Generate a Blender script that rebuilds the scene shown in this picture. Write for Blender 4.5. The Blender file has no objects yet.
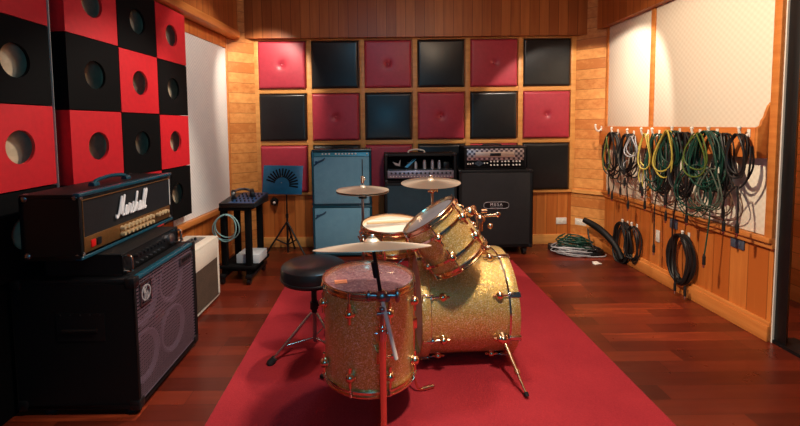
import bpy, bmesh, math, random
from mathutils import Vector, Matrix, Euler
random.seed(7)
S = bpy.context.scene
COL = S.collection
PI = math.pi
rad = math.radians

# ------------------------------------------------------------------ materials
def srgb(r, g, b):
    def f(c):
        c /= 255.
        return c/12.92 if c <= .04045 else ((c+.055)/1.055)**2.4
    return (f(r), f(g), f(b), 1)

class NT:
    def __init__(s, name):
        s.m = bpy.data.materials.new(name); s.m.use_nodes = True
        s.t = s.m.node_tree; s.b = s.t.nodes['Principled BSDF']
    def n(s, typ, **kw):
        x = s.t.nodes.new(typ)
        for k, v in kw.items(): setattr(x, k, v)
        return x
    def l(s, a, b): s.t.links.new(a, b)
    def coord(s, scale=(1, 1, 1), loc=(0, 0, 0)):
        tc = s.n('ShaderNodeTexCoord'); mp = s.n('ShaderNodeMapping')
        mp.inputs['Scale'].default_value = scale; mp.inputs['Location'].default_value = loc
        s.l(tc.outputs['Object'], mp.inputs['Vector']); return mp.outputs['Vector']
    def noise(s, vec, scale, detail=3, rough=.5):
        x = s.n('ShaderNodeTexNoise'); x.inputs['Scale'].default_value = scale
        x.inputs['Detail'].default_value = detail; x.inputs['Roughness'].default_value = rough
        s.l(vec, x.inputs['Vector']); return x.outputs['Fac']
    def ramp(s, fac, stops):
        r = s.n('ShaderNodeValToRGB'); e = r.color_ramp.elements
        e[0].position, e[0].color = stops[0]; e[1].position, e[1].color = stops[1]
        for p, c in stops[2:]:
            k = e.new(p); k.color = c
        s.l(fac, r.inputs['Fac']); return r.outputs['Color']
    def math(s, op, a, b=None):
        x = s.n('ShaderNodeMath', operation=op)
        for i, v in enumerate((a, b)):
            if v is None: continue
            if isinstance(v, (int, float)): x.inputs[i].default_value = v
            else: s.l(v, x.inputs[i])
        return x.outputs[0]
    def mix(s, fac, a, b, mode='MIX'):
        x = s.n('ShaderNodeMix', data_type='RGBA', blend_type=mode)
        for i, v in ((0, fac), (6, a), (7, b)):
            if isinstance(v, (int, float)): x.inputs[i].default_value = v
            elif isinstance(v, tuple): x.inputs[i].default_value = v
            else: s.l(v, x.inputs[i])
        return x.outputs[2]
    def bump(s, h, strength=.3, dist=.01):
        x = s.n('ShaderNodeBump'); x.inputs['Strength'].default_value = strength
        x.inputs['Distance'].default_value = dist; s.l(h, x.inputs['Height'])
        s.l(x.outputs['Normal'], s.b.inputs['Normal'])
    def set(s, **kw):
        for k, v in kw.items():
            i = s.b.inputs[k]
            if hasattr(v, 'links'): s.l(v, i)
            else: i.default_value = v
        return s.m

def plain(name, rgb, rough=.5, metal=0., spec=.5, noise=.0, nscale=30., bump=0.):
    k = NT(name); c = srgb(*rgb)
    k.set(**{'Roughness': rough, 'Metallic': metal, 'Specular IOR Level': spec})
    v = k.coord()
    f = k.noise(v, nscale, 4)
    lo = tuple(x*(1-noise) for x in c[:3])+(1,); hi = tuple(min(1, x*(1+noise)) for x in c[:3])+(1,)
    k.set(**{'Base Color': k.ramp(f, [(.3, lo), (.7, hi)])})
    if bump: k.bump(k.noise(v, nscale*4, 3), bump, .003)
    return k.m

def wood(name, dark, light, plank=.1, across='z', along='x', rough=.4, seam=.55, var=.35, spec=.4):
    """planks: `across` is the axis the seams repeat on, `along` the grain axis"""
    k = NT(name)
    tc = k.n('ShaderNodeTexCoord'); sep = k.n('ShaderNodeSeparateXYZ')
    k.l(tc.outputs['Object'], sep.inputs[0])
    ax = {'x': sep.outputs[0], 'y': sep.outputs[1], 'z': sep.outputs[2]}
    q = k.math('DIVIDE', ax[across], plank)
    cell = k.math('FLOOR', q); fr = k.math('FRACT', q)
    wn = k.n('ShaderNodeTexWhiteNoise', noise_dimensions='1D'); k.l(cell, wn.inputs['W'])
    sc = {'x': (22, 22, 22), 'y': (22, 22, 22), 'z': (22, 22, 22)}[along]
    sc = tuple(1.6 if 'xyz'[i] == along else 24 for i in range(3))
    mp = k.n('ShaderNodeMapping'); mp.inputs['Scale'].default_value = sc
    k.l(tc.outputs['Object'], mp.inputs['Vector'])
    off = k.n('ShaderNodeCombineXYZ'); k.l(k.math('MULTIPLY', wn.outputs['Value'], 37.), off.inputs[0])
    k.l(k.math('MULTIPLY', wn.outputs['Value'], 91.), off.inputs[1]); k.l(k.math('MULTIPLY', wn.outputs['Value'], 53.), off.inputs[2])
    add = k.n('ShaderNodeVectorMath', operation='ADD'); k.l(mp.outputs['Vector'], add.inputs[0]); k.l(off.outputs[0], add.inputs[1])
    g = k.noise(add.outputs[0], 1., 6, .62)
    t = k.math('ADD', k.math('MULTIPLY', g, 1-var*.5), k.math('MULTIPLY', k.math('SUBTRACT', wn.outputs['Value'], .5), var))
    c = k.ramp(t, [(.25, srgb(*dark)), (.72, srgb(*light))])
    d = k.math('ABSOLUTE', k.math('SUBTRACT', fr, .5))
    gr = k.math('GREATER_THAN', d, .5-.0035/plank)
    c = k.mix(k.math('MULTIPLY', gr, seam), c, tuple(x*.25 for x in srgb(*dark)[:3])+(1,))
    k.set(**{'Base Color': c, 'Roughness': rough, 'Specular IOR Level': spec})
    k.bump(k.math('SUBTRACT', g, k.math('MULTIPLY', gr, 1.5)), .15, .004)
    return k.m

def floor_mat():
    k = NT('floor boards')
    tc = k.n('ShaderNodeTexCoord'); sep = k.n('ShaderNodeSeparateXYZ'); k.l(tc.outputs['Object'], sep.inputs[0])
    q = k.math('DIVIDE', sep.outputs[1], .105); row = k.math('FLOOR', q); fr = k.math('FRACT', q)
    w1 = k.n('ShaderNodeTexWhiteNoise', noise_dimensions='1D'); k.l(row, w1.inputs['W'])
    xs = k.math('ADD', k.math('DIVIDE', sep.outputs[0], .78), k.math('MULTIPLY', w1.outputs['Value'], 9.))
    cx = k.math('FLOOR', xs); fx = k.math('FRACT', xs)
    cb = k.n('ShaderNodeCombineXYZ'); k.l(row, cb.inputs[0]); k.l(cx, cb.inputs[1])
    w2 = k.n('ShaderNodeTexWhiteNoise', noise_dimensions='2D'); k.l(cb.outputs[0], w2.inputs['Vector'])
    mp = k.n('ShaderNodeMapping'); mp.inputs['Scale'].default_value = (2.2, 30, 1); k.l(tc.outputs['Object'], mp.inputs['Vector'])
    add = k.n('ShaderNodeVectorMath', operation='ADD'); k.l(mp.outputs[0], add.inputs[0]); k.l(w2.outputs['Color'], add.inputs[1])
    g = k.noise(add.outputs[0], 1.2, 6, .6)
    t = k.math('ADD', k.math('MULTIPLY', w2.outputs['Value'], .75), k.math('MULTIPLY', k.math('SUBTRACT', g, .3), .6))
    c = k.ramp(t, [(.1, srgb(72, 24, 15)), (.6, srgb(100, 35, 21)), (.85, srgb(118, 44, 25)), (.99, srgb(165, 68, 36))])
    s1 = k.math('GREATER_THAN', k.math('ABSOLUTE', k.math('SUBTRACT', fr, .5)), .485)
    s2 = k.math('GREATER_THAN', k.math('ABSOLUTE', k.math('SUBTRACT', fx, .5)), .4975)
    s = k.math('MAXIMUM', s1, s2)
    c = k.mix(k.math('MULTIPLY', s, .6), c, srgb(30, 10, 6))
    k.set(**{'Base Color': c, 'Specular IOR Level': .5})
    k.set(Roughness=k.math('ADD', .2, k.math('MULTIPLY', k.noise(k.coord(), 6, 4), .22)))
    k.bump(k.math('SUBTRACT', k.math('MULTIPLY', g, .4), s), .12, .003)
    return k.m

def sparkle_mat():
    k = NT('gold sparkle wrap')
    v = k.coord()
    vo = k.n('ShaderNodeTexVoronoi'); vo.inputs['Scale'].default_value = 330; k.l(v, vo.inputs['Vector'])
    sep = k.n('ShaderNodeSeparateColor'); k.l(vo.outputs['Color'], sep.inputs[0])
    c = k.ramp(sep.outputs[0], [(0., srgb(188, 144, 66)), (.5, srgb(216, 176, 94)), (.85, srgb(232, 200, 122)), (.97, srgb(255, 246, 216))])
    geo = k.n('ShaderNodeNewGeometry'); vm = k.n('ShaderNodeVectorMath', operation='SUBTRACT'); k.l(vo.outputs['Color'], vm.inputs[0]); vm.inputs[1].default_value = (.5, .5, .5)
    vs = k.n('ShaderNodeVectorMath', operation='SCALE'); vs.inputs['Scale'].default_value = .42; k.l(vm.outputs[0], vs.inputs[0])
    va = k.n('ShaderNodeVectorMath', operation='ADD'); k.l(geo.outputs['Normal'], va.inputs[0]); k.l(vs.outputs[0], va.inputs[1])
    vn = k.n('ShaderNodeVectorMath', operation='NORMALIZE'); k.l(va.outputs[0], vn.inputs[0]); k.l(vn.outputs[0], k.b.inputs['Normal'])
    k.set(**{'Base Color': c, 'Metallic': .45, 'Roughness': .36, 'Coat Weight': .6, 'Coat Roughness': .08})
    return k.m

def weave_mat(name, a, b, sc, rough=.85, bump=.4):
    k = NT(name); v = k.coord()
    w = k.n('ShaderNodeTexChecker'); w.inputs['Scale'].default_value = sc; k.l(v, w.inputs['Vector'])
    f = k.math('ADD', k.math('MULTIPLY', w.outputs['Fac'], .5), k.math('MULTIPLY', k.noise(v, 12, 4), .5))
    k.set(**{'Base Color': k.ramp(f, [(.2, srgb(*a)), (.8, srgb(*b))]), 'Roughness': rough})
    k.bump(w.outputs['Fac'], bump, .002); return k.m

def acoustic_mat():
    k = NT('cream acoustic fabric'); tc = k.n('ShaderNodeTexCoord'); sep = k.n('ShaderNodeSeparateXYZ'); k.l(tc.outputs['Object'], sep.inputs[0])
    p = 2*PI/.045
    h = k.math('MULTIPLY', k.math('SINE', k.math('MULTIPLY', sep.outputs[1], p)), k.math('SINE', k.math('MULTIPLY', sep.outputs[2], p)))
    c = k.ramp(k.math('ADD', .5, k.math('MULTIPLY', h, .5)), [(0., srgb(226, 216, 198)), (1., srgb(236, 228, 212))])
    k.set(**{'Base Color': c, 'Roughness': .8, 'Specular IOR Level': .2}); k.bump(h, .12, .003); return k.m

def grid_mat():
    k = NT('metal mesh grille'); tc = k.n('ShaderNodeTexCoord'); sep = k.n('ShaderNodeSeparateXYZ'); k.l(tc.outputs['Object'], sep.inputs[0])
    a = k.math('ABSOLUTE', k.math('SINE', k.math('MULTIPLY', sep.outputs[1], PI/.017)))
    b = k.math('ABSOLUTE', k.math('SINE', k.math('MULTIPLY', sep.outputs[2], PI/.0125)))
    h = k.math('MAXIMUM', k.math('GREATER_THAN', a, .93), k.math('GREATER_THAN', b, .8))
    k.set(**{'Base Color': k.mix(h, srgb(42, 34, 42), srgb(128, 112, 128)), 'Metallic': k.math('MULTIPLY', h, .6), 'Roughness': .45})
    k.bump(h, .5, .003); return k.m

def rug_mat():
    k = NT('red rug pile'); v = k.coord()
    f = k.math('ADD', k.math('MULTIPLY', k.noise(v, 3, 4), .5), k.math('MULTIPLY', k.noise(v, 160, 2), .5))
    k.set(**{'Base Color': k.ramp(f, [(.3, srgb(148, 40, 48)), (.7, srgb(176, 52, 58))]), 'Roughness': .95, 'Specular IOR Level': .1})
    k.bump(k.noise(v, 260, 2), .6, .004); return k.m

def head_mat():
    k = NT('clear drum head'); v = k.coord()
    sp = k.noise(v, 90, 3, .7)
    k.set(**{'Base Color': k.ramp(sp, [(.4, srgb(120, 84, 92)), (.66, srgb(160, 122, 122)), (.74, srgb(225, 210, 205))]), 'Roughness': .22, 'Alpha': 1., 'Coat Weight': .5})
    return k.m

def diamond_mat():
    k = NT('diamond plate'); v = k.coord((34, 34, 34))
    w = k.n('ShaderNodeTexChecker'); w.inputs['Scale'].default_value = 1.2; k.l(v, w.inputs['Vector'])
    k.set(**{'Base Color': k.mix(w.outputs['Fac'], srgb(96, 84, 90), srgb(205, 190, 190)), 'Metallic': .7, 'Roughness': .35}); return k.m

def cymbal_mat():
    k = NT('bronze cymbal'); tc = k.n('ShaderNodeTexCoord'); ln = k.n('ShaderNodeVectorMath', operation='LENGTH'); k.l(tc.outputs['Object'], ln.inputs[0])
    h = k.math('SINE', k.math('MULTIPLY', ln.outputs['Value'], 900.))
    k.set(**{'Base Color': srgb(226, 208, 184), 'Metallic': .85, 'Roughness': .4, 'Anisotropic': .6}); k.bump(h, .12, .001); return k.m

M = {}
M['pine_h'] = wood('pine boards level', (188, 114, 54), (230, 164, 92), .105, 'z', 'x', .45, .5, .35)
M['pine_vx'] = wood('pine boards upright back', (170, 90, 38), (204, 124, 60), .115, 'x', 'z', .4, .5, .4)
M['pine_vy'] = wood('pine boards upright side', (186, 100, 42), (218, 136, 66), .135, 'y', 'z', .38, .5, .4)
M['pine_trim'] = wood('pine trim', (200, 132, 66), (232, 172, 100), 9., 'z', 'x', .4, 0, .2)
M['pine_trimy'] = wood('pine trim side', (184, 104, 46), (216, 142, 74), 9., 'z', 'y', .4, 0, .2)
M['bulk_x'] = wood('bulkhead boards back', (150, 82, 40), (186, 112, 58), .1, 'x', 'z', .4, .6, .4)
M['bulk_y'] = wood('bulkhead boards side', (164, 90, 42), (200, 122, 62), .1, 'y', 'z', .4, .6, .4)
M['ceil'] = wood('ceiling boards', (170, 100, 50), (200, 130, 70), .12, 'x', 'y', .5, .4, .3)
M['floor'] = floor_mat(); M['rug'] = rug_mat(); M['acoustic'] = acoustic_mat()
M['red_vinyl'] = plain('red vinyl', (172, 50, 66), .42, noise=.08, bump=.06)
M['maroon_vinyl'] = M['red_vinyl']
M['black_vinyl'] = plain('black vinyl', (26, 28, 30), .3, noise=.15, bump=.06)
M['red_box'] = plain('red painted board', (205, 28, 40), .5, noise=.06)
M['black_box'] = plain('black painted board', (9, 9, 10), .8, spec=.12, noise=.1)
M['box_in'] = plain('pale chipboard', (196, 176, 146), .8, noise=.15)
M['tolex'] = plain('black tolex', (12, 12, 14), .55, spec=.3, noise=.2, nscale=120, bump=.25)
M['tolex_teal_sheen'] = plain('black tolex with painted teal sheen', (22, 70, 86), .25, noise=.1)  # black covering; the teal is reflected blue light put into the colour
M['dark_cloth'] = weave_mat('black grille cloth', (17, 17, 19), (34, 33, 36), 300)
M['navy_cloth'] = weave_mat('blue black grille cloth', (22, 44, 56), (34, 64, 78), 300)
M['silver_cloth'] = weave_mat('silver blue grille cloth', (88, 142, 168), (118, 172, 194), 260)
M['brown_cloth'] = weave_mat('brown grille cloth', (56, 42, 32), (92, 72, 56), 240)
M['cream_tolex'] = plain('cream tolex', (222, 214, 198), .55, noise=.06, nscale=90, bump=.15)
M['gold_panel'] = plain('brushed gold panel', (128, 90, 50), .4, .6, noise=.12, nscale=60)
M['knob_gold'] = plain('pale gold knob', (226, 196, 150), .3, .4)
M['chrome'] = plain('chrome', (226, 214, 206), .13, 1., noise=.02)
M['warm_chrome'] = plain('chrome with painted warm reflection', (240, 206, 170), .22, 1., noise=.04)  # chrome hardware, its warm rug reflection tinted into the base colour
M['steel'] = plain('dull steel', (150, 148, 150), .35, 1., noise=.1)
M['sparkle'] = sparkle_mat(); M['head'] = head_mat(); M['cymbal'] = cymbal_mat()
M['coated'] = plain('coated white head', (232, 222, 206), .6, noise=.05, nscale=14)
M['frost'] = plain('frosted head', (112, 110, 114), .4, noise=.15, nscale=25)
M['rubber'] = plain('black rubber', (18, 18, 19), .7, noise=.1)
M['black_metal'] = plain('black metal', (20, 20, 22), .4, .2, noise=.1)
M['black_plastic'] = plain('black plastic', (20, 20, 22), .35, noise=.1)
M['seat'] = plain('black seat vinyl', (22, 23, 26), .28, noise=.1, bump=.05)
M['white_plastic'] = plain('white plastic', (226, 222, 214), .4, noise=.03)
M['white_ink'] = plain('white lettering', (235, 235, 235), .5)
M['pale_ink'] = plain('pale grey lettering', (196, 192, 194), .45)
M['grey_ink'] = plain('grey lettering', (150, 146, 148), .45)
M['blue_ink'] = plain('dark blue badge', (22, 70, 100), .4)
M['wall_white'] = plain('white blind fabric', (206, 206, 204), .8, noise=.03)
M['grille'] = grid_mat(); M['diamond'] = diamond_mat()
M['red_led'] = plain('red rocker switch', (210, 20, 20), .35)
M['blue_plate'] = plain('slate blue plate', (74, 82, 100), .5)
M['desk_blue_sheen'] = plain('black music desk with painted blue sheen', (26, 92, 128), .3, .2, noise=.1)  # black desk; blue specular light painted into its base colour
M['panel_teal_sheen'] = plain('control panel with painted teal light', (60, 130, 150), .35, .3)  # teal stands in for blue light falling on the tilted panel
M['mixer_blue_sheen'] = plain('mixer top with painted blue light', (24, 66, 110), .4, noise=.1)  # blue light on the black mixer, painted as panel colour
M['paper'] = plain('white cardboard', (200, 208, 212), .7, noise=.05)
M['tube_glass'] = plain('valve glass', (190, 190, 200), .12, .4)
M['c_black'] = plain('black cable rubber', (20, 20, 22), .5)
M['c_green'] = plain('dark green cable rubber', (12, 62, 50), .5)
M['c_yellow'] = plain('yellow green cable rubber', (190, 174, 78), .5)
M['c_lime'] = plain('green yellow cable rubber', (84, 104, 40), .5)
M['c_white'] = plain('pale grey cable rubber', (168, 170, 176), .5)
M['c_teal'] = plain('pale teal cable rubber', (120, 160, 160), .5)
M['c_tan'] = plain('brown cable rubber', (112, 84, 66), .5)
M['cream_stick'] = plain('pale boom tube', (236, 222, 206), .4)

# ------------------------------------------------------------------ mesh builder
class MB:
    def __init__(s): s.v = []; s.f = []
    def add(s, vs, fs):
        o = len(s.v); s.v += [Vector(p) for p in vs]; s.f += [tuple(i+o for i in f) for f in fs]; return s
    def box(s, a, b, M4=None):
        x0, y0, z0 = a; x1, y1, z1 = b
        vs = [Vector(p) for p in ((x0,y0,z0),(x1,y0,z0),(x1,y1,z0),(x0,y1,z0),(x0,y0,z1),(x1,y0,z1),(x1,y1,z1),(x0,y1,z1))]
        if M4 is not None: vs = [M4 @ p for p in vs]
        return s.add(vs, [(0,3,2,1),(4,5,6,7),(0,1,5,4),(1,2,6,5),(2,3,7,6),(3,0,4,7)])
    def prism(s, poly, h0, h1, axis='z'):
        def mk(p, h):
            return {'z': (p[0], p[1], h), 'x': (h, p[0], p[1]), 'y': (p[0], h, p[1])}[axis]
        n = len(poly)
        vs = [mk(p, h0) for p in poly]+[mk(p, h1) for p in poly]
        fs = [tuple(range(n-1, -1, -1)), tuple(range(n, 2*n))]+[(i, (i+1) % n, n+(i+1) % n, n+i) for i in range(n)]
        return s.add(vs, fs)
    def lathe(s, prof, n=32, c=(0, 0, 0), axis=(0, 0, 1), closed=False):
        q = Vector((0, 0, 1)).rotation_difference(Vector(axis).normalized()); c = Vector(c)
        vs = []; fs = []; m = len(prof)
        for r, h in prof:
            for i in range(n):
                a = 2*PI*i/n; vs.append(c+q @ Vector((r*math.cos(a), r*math.sin(a), h)))
        for j in range(m if closed else m-1):
            for i in range(n):
                k = (j+1) % m
                fs.append((j*n+i, j*n+(i+1) % n, k*n+(i+1) % n, k*n+i))
        if not closed:
            if prof[0][0] > 1e-5: fs.append(tuple(range(n-1, -1, -1)))
            if prof[-1][0] > 1e-5: fs.append(tuple(range((m-1)*n, m*n)))
        return s.add(vs, fs)
    def cyl(s, a, b, r0, r1=None, n=14):
        a = Vector(a); b = Vector(b); r1 = r0 if r1 is None else r1; L = (b-a).length
        return s.lathe([(r0, 0), (r1, L)], n, a, b-a)
    def tube(s, pts, r, n=8, closed=False):
        pts = [Vector(p) for p in pts]; m = len(pts); vs = []; fs = []
        up = None
        for i, p in enumerate(pts):
            if closed: t = pts[(i+1) % m]-pts[i-1]
            else: t = pts[min(i+1, m-1)]-pts[max(i-1, 0)]
            if t.length < 1e-9: t = Vector((0, 0, 1))
            t.normalize()
            if up is None:
                up = t.orthogonal().normalized()
            else:
                up = (up-t*up.dot(t))
                if up.length < 1e-6: up = t.orthogonal()
                up.normalize()
            w = t.cross(up); rr = r[i] if isinstance(r, (list, tuple)) else r
            for k in range(n):
                a = 2*PI*k/n; vs.append(p+(up*math.cos(a)+w*math.sin(a))*rr)
        for i in range(m if closed else m-1):
            j = (i+1) % m
            for k in range(n): fs.append((i*n+k, i*n+(k+1) % n, j*n+(k+1) % n, j*n+k))
        if not closed: fs += [tuple(range(n-1, -1, -1)), tuple(range((m-1)*n, m*n))]
        return s.add(vs, fs)
    def sphere(s, c, r, n=14, sc=(1, 1, 1)):
        c = Vector(c); vs = []; fs = []; m = n//2+1
        for j in range(m+1):
            th = PI*j/m
            for i in range(n):
                a = 2*PI*i/n; vs.append(c+Vector((r*sc[0]*math.sin(th)*math.cos(a), r*sc[1]*math.sin(th)*math.sin(a), r*sc[2]*math.cos(th))))
        for j in range(m):
            for i in range(n): fs.append((j*n+i, (j+1)*n+i, (j+1)*n+(i+1) % n, j*n+(i+1) % n))
        return s.add(vs, fs)
    def build(s, name, mat, parent=None, bevel=0., seg=2, smooth=True, loc=None):
        me = bpy.data.meshes.new(name); me.from_pydata([tuple(p) for p in s.v], [], s.f); me.validate()
        bm = bmesh.new(); bm.from_mesh(me); bmesh.ops.remove_doubles(bm, verts=bm.verts, dist=1e-6)
        bmesh.ops.recalc_face_normals(bm, faces=bm.faces)
        if bevel:
            es = [e for e in bm.edges if len(e.link_faces) == 2 and e.calc_face_angle() > .6]
            bmesh.ops.bevel(bm, geom=es, offset=bevel, segments=seg, affect='EDGES', profile=.5, clamp_overlap=True)
        bm.to_mesh(me); bm.free()
        if smooth:
            for p in me.polygons: p.use_smooth = True
            me.set_sharp_from_angle(angle=rad(38))
        me.materials.append(mat if not isinstance(mat, str) else M[mat])
        o = bpy.data.objects.new(name, me); COL.objects.link(o)
        if loc is not None: o.location = loc
        if parent is not None: o.parent = parent
        return o

def tag(o, label, cat, group=None, kind=None):
    o['label'] = label; o['category'] = cat
    if group: o['group'] = group
    if kind: o['kind'] = kind
    return o
def thing(name, label, cat, loc=(0, 0, 0), rz=0., group=None):
    o = bpy.data.objects.new(name, None); COL.objects.link(o); o.empty_display_size = .1
    o.location = loc; o.rotation_euler = (0, 0, rz); return tag(o, label, cat, group)
def struct(name, mb, mat, label, bevel=0.):
    o = mb.build(name, mat, None, bevel, 2); o['kind'] = 'structure'; o['label'] = label; o['category'] = name.split('_')[0]; return o
def inst(src, parent, loc, rot=None):
    c = src.copy(); COL.objects.link(c); c.parent = parent; c.location = loc
    if rot: c.rotation_euler = rot
    return c
def bez(pts, n=10):
    """Catmull-Rom through points"""
    P = [Vector(p) for p in pts]; out = []
    for i in range(len(P)-1):
        p0 = P[max(i-1, 0)]; p1 = P[i]; p2 = P[i+1]; p3 = P[min(i+2, len(P)-1)]
        for k in range(n):
            t = k/n; out.append(.5*((2*p1)+(p2-p0)*t+(2*p0-5*p1+4*p2-p3)*t*t+(3*p1-p0-3*p2+p3)*t**3))
    out.append(P[-1]); return out
def text_mesh(name, body, size, mat, parent, loc, rot, extrude=.001, shear=0., spacing=1.):
    c = bpy.data.curves.new(name, 'FONT'); c.body = body; c.size = size; c.extrude = extrude
    c.align_x = 'CENTER'; c.align_y = 'CENTER'; c.shear = shear; c.space_character = spacing
    t = bpy.data.objects.new(name, c); COL.objects.link(t)
    bpy.context.view_layer.update()
    me = bpy.data.meshes.new_from_object(t.evaluated_get(bpy.context.evaluated_depsgraph_get()))
    bpy.data.objects.remove(t)
    me.materials.clear(); me.materials.append(M[mat])
    o = bpy.data.objects.new(name, me); COL.objects.link(o); o.parent = parent; o.location = loc; o.rotation_euler = rot
    return o

# ------------------------------------------------------------------ room shell
WL = lambda Y: -1.62+.083*(Y-3.3)            # left wall plane (splayed)
LC = (WL(4.22), 4.22); BL = (-1.285, 4.45); BR = (2.105, 4.45); RC = (2.35, 4.22)
NY = -.6
fl = MB(); fl.prism([(WL(NY)-.15, NY), (3.4, NY), (3.4, 4.6), (WL(4.6)-.15, 4.6)], -.06, 0.)
struct('floor', fl, 'floor', 'dark red brown glossy wooden plank floor')
ce = MB(); ce.prism([(WL(NY)-.15, NY), (3.4, NY), (3.4, 4.6), (WL(4.6)-.15, 4.6)], 2.75, 2.81)
struct('ceiling', ce, 'ceil', 'wood board ceiling above the music room')
w = MB(); w.box((-1.42, 4.45, 0), (2.22, 4.55, 2.75)); struct('wall_back', w, 'pine_vx', 'back wall of upright pine boards behind the amplifiers')
w = MB(); w.prism([(WL(NY), NY), LC, (LC[0]-.1, LC[1]), (WL(NY)-.1, NY)], 0, 2.75); struct('wall_left', w, 'pine_vy', 'left wall with pine boards behind the checkered boxes')
w = MB(); w.prism([LC, BL, (BL[0], BL[1]+.1), (LC[0]-.1, LC[1]+.1)], 0, 2.75); struct('wall_left_corner', w, 'pine_h', 'slanted left corner strip of level pine boards')
w = MB(); w.prism([BR, RC, (RC[0]+.1, RC[1]+.1), (BR[0], BR[1]+.1)], 0, 2.75); struct('wall_right_corner', w, 'pine_h', 'slanted right corner strip of level pine boards')
w = MB(); w.box((2.351, 2.40, 0), (2.45, 4.25, 2.75)); struct('wall_right', w, 'pine_vy', 'right wall of upright pine boards under the hanging cables')
# beyond the doorway
w = MB(); w.box((3.05, NY, 0), (3.15, 4.55, 2.75)); struct('wall_beyond', w, wood('pine boards level far', (190, 112, 52), (224, 150, 80), .12, 'z', 'y'), 'pine plank wall seen through the dark doorway')
w = MB(); w.box((2.35, NY, 0), (2.45, 1.2, 2.75)); struct('wall_right_near', w, 'pine_vy', 'right wall nearer than the doorway')
# doorway jamb
d = MB(); d.prism([(2.352, 2.305), (2.41, 2.365), (2.45, 2.39), (2.352, 2.378)], 0, 2.3); struct('trim_1', d, 'black_metal', 'black door jamb at the end of the right wall', .004)
d = MB(); d.box((2.352, 1.2, 2.0), (2.47, 2.305, 2.3)); struct('trim_2', d, 'black_metal', 'black head of the doorway at right')
d = MB(); d.box((2.345, 1.2, .0005), (2.5, 2.40, .02)); struct('trim_3', d, 'black_metal', 'black floor sill of the doorway at right')
# bulkheads
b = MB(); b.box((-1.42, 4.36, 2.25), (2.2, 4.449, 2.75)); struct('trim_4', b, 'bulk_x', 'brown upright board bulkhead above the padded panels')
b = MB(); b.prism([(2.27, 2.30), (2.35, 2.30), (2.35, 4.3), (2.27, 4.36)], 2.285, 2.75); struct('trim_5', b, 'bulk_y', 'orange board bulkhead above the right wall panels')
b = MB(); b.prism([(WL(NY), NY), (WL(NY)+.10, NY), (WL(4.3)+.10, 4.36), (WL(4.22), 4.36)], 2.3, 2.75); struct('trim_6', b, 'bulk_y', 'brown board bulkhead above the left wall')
b = MB(); b.prism([(WL(NY), NY), (WL(NY)+.145, NY), (WL(4.28)+.145, 4.28), (WL(4.28)+.02, 4.34)], 2.225, 2.305); struct('trim_7', b, 'pine_trimy', 'rounded pine moulding along the top of the left wall', .03)
b = MB(); b.prism([(WL(3.2)+.002, 3.2), (WL(3.2)+.02, 3.2), (WL(4.2)+.02, 4.2), (WL(4.2)+.002, 4.2)], 2.12, 2.226); struct('trim_8', b, 'pine_vy', 'brown pine strip between moulding and white blind')
# chair rails / baseboards
b = MB(); b.box((-1.30, 4.425, .575), (2.10, 4.45, .605)); struct('trim_9', b, 'pine_trim', 'pine rail under the padded panels on the back wall', .004)
b = MB(); b.box((2.305, 2.387, .60), (2.351, 4.215, .632)); b.box((2.325, 2.387, .565), (2.351, 4.215, .60)); struct('trim_10', b, 'pine_trimy', 'pine ledge along the right wall', .005)
b = MB(); b.prism([(WL(2.1)+.001, 2.1), (WL(2.1)+.05, 2.1), (WL(4.2)+.05, 4.2), (WL(4.2)+.001, 4.2)], .50, .545); struct('trim_11', b, 'pine_trimy', 'pine ledge along the left wall under the white blind', .005)
b = MB(); b.prism([BR, RC, (RC[0]-.03, RC[1]-.015), (BR[0]-.005, BR[1]-.03)], .575, .61); struct('trim_12', b, 'pine_trim', 'pine rail across the right corner')
b = MB(); b.prism([(2.33, 2.387), (2.351, 2.387), (2.351, 4.22), (2.11, 4.449), (2.10, 4.43), (2.33, 4.21)], 0, .12); b.prism([(2.318, 2.387), (2.34, 2.387), (2.34, 4.2), (2.318, 4.2)], 0, .095)
struct('baseboard_right', b, 'pine_trimy', 'pine baseboard along the right wall', .004)
b = MB(); b.box((-1.3, 4.43, 0), (2.105, 4.451, .11)); struct('baseboard_back', b, 'pine_trim', 'pine baseboard along the back wall', .004)
b = MB(); b.prism([(WL(1.)+.001, 1.), (WL(1.)+.02, 1.), (WL(4.2)+.02, 4.2), (WL(4.2)+.001, 4.2)], 0, .11); struct('baseboard_left', b, 'pine_trimy', 'pine baseboard along the left wall', .004)
# right wall acoustic panels + posts
def side_panel(name, y0, y1, z0, z1, label):
    p = MB(); p.box((2.336, y0, z0), (2.3505, y1, z1)); o = p.build(name, 'acoustic', None, .003); tag(o, label, 'wall panel'); return o
side_panel('acoustic_panel', 3.535, 4.18, 1.16, 2.285, 'narrow cream dotted acoustic panel at the far end of the right wall')
side_panel('acoustic_panel', 2.437, 3.485, 1.16, 2.285, 'wide cream dotted acoustic panel nearest the dark doorway')
side_panel('acoustic_panel', 2.437, 4.18, .635, 1.155, 'low cream acoustic panel behind the hanging cables')
b = MB(); b.box((2.325, 3.487, .632), (2.351, 3.533, 2.285)); struct('trim_13', b, 'pine_trimy', 'slim upright pine strip between the two cream panels', .003)
b = MB(); b.box((2.32, 2.387, .632), (2.351, 2.435, 2.75)); struct('trim_14', b, 'pine_trimy', 'upright pine post at the near end of the right wall', .003)
b = MB(); b.box((2.33, 4.182, .632), (2.351, 4.225, 2.285)); struct('trim_15', b, 'pine_trimy', 'upright pine strip at the right corner', .003)
b = MB(); b.box((2.343, 2.379, 0), (2.36, 2.386, 2.3)); struct('trim_16', b, 'white_plastic', 'pale edge strip beside the black door jamb')
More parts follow.
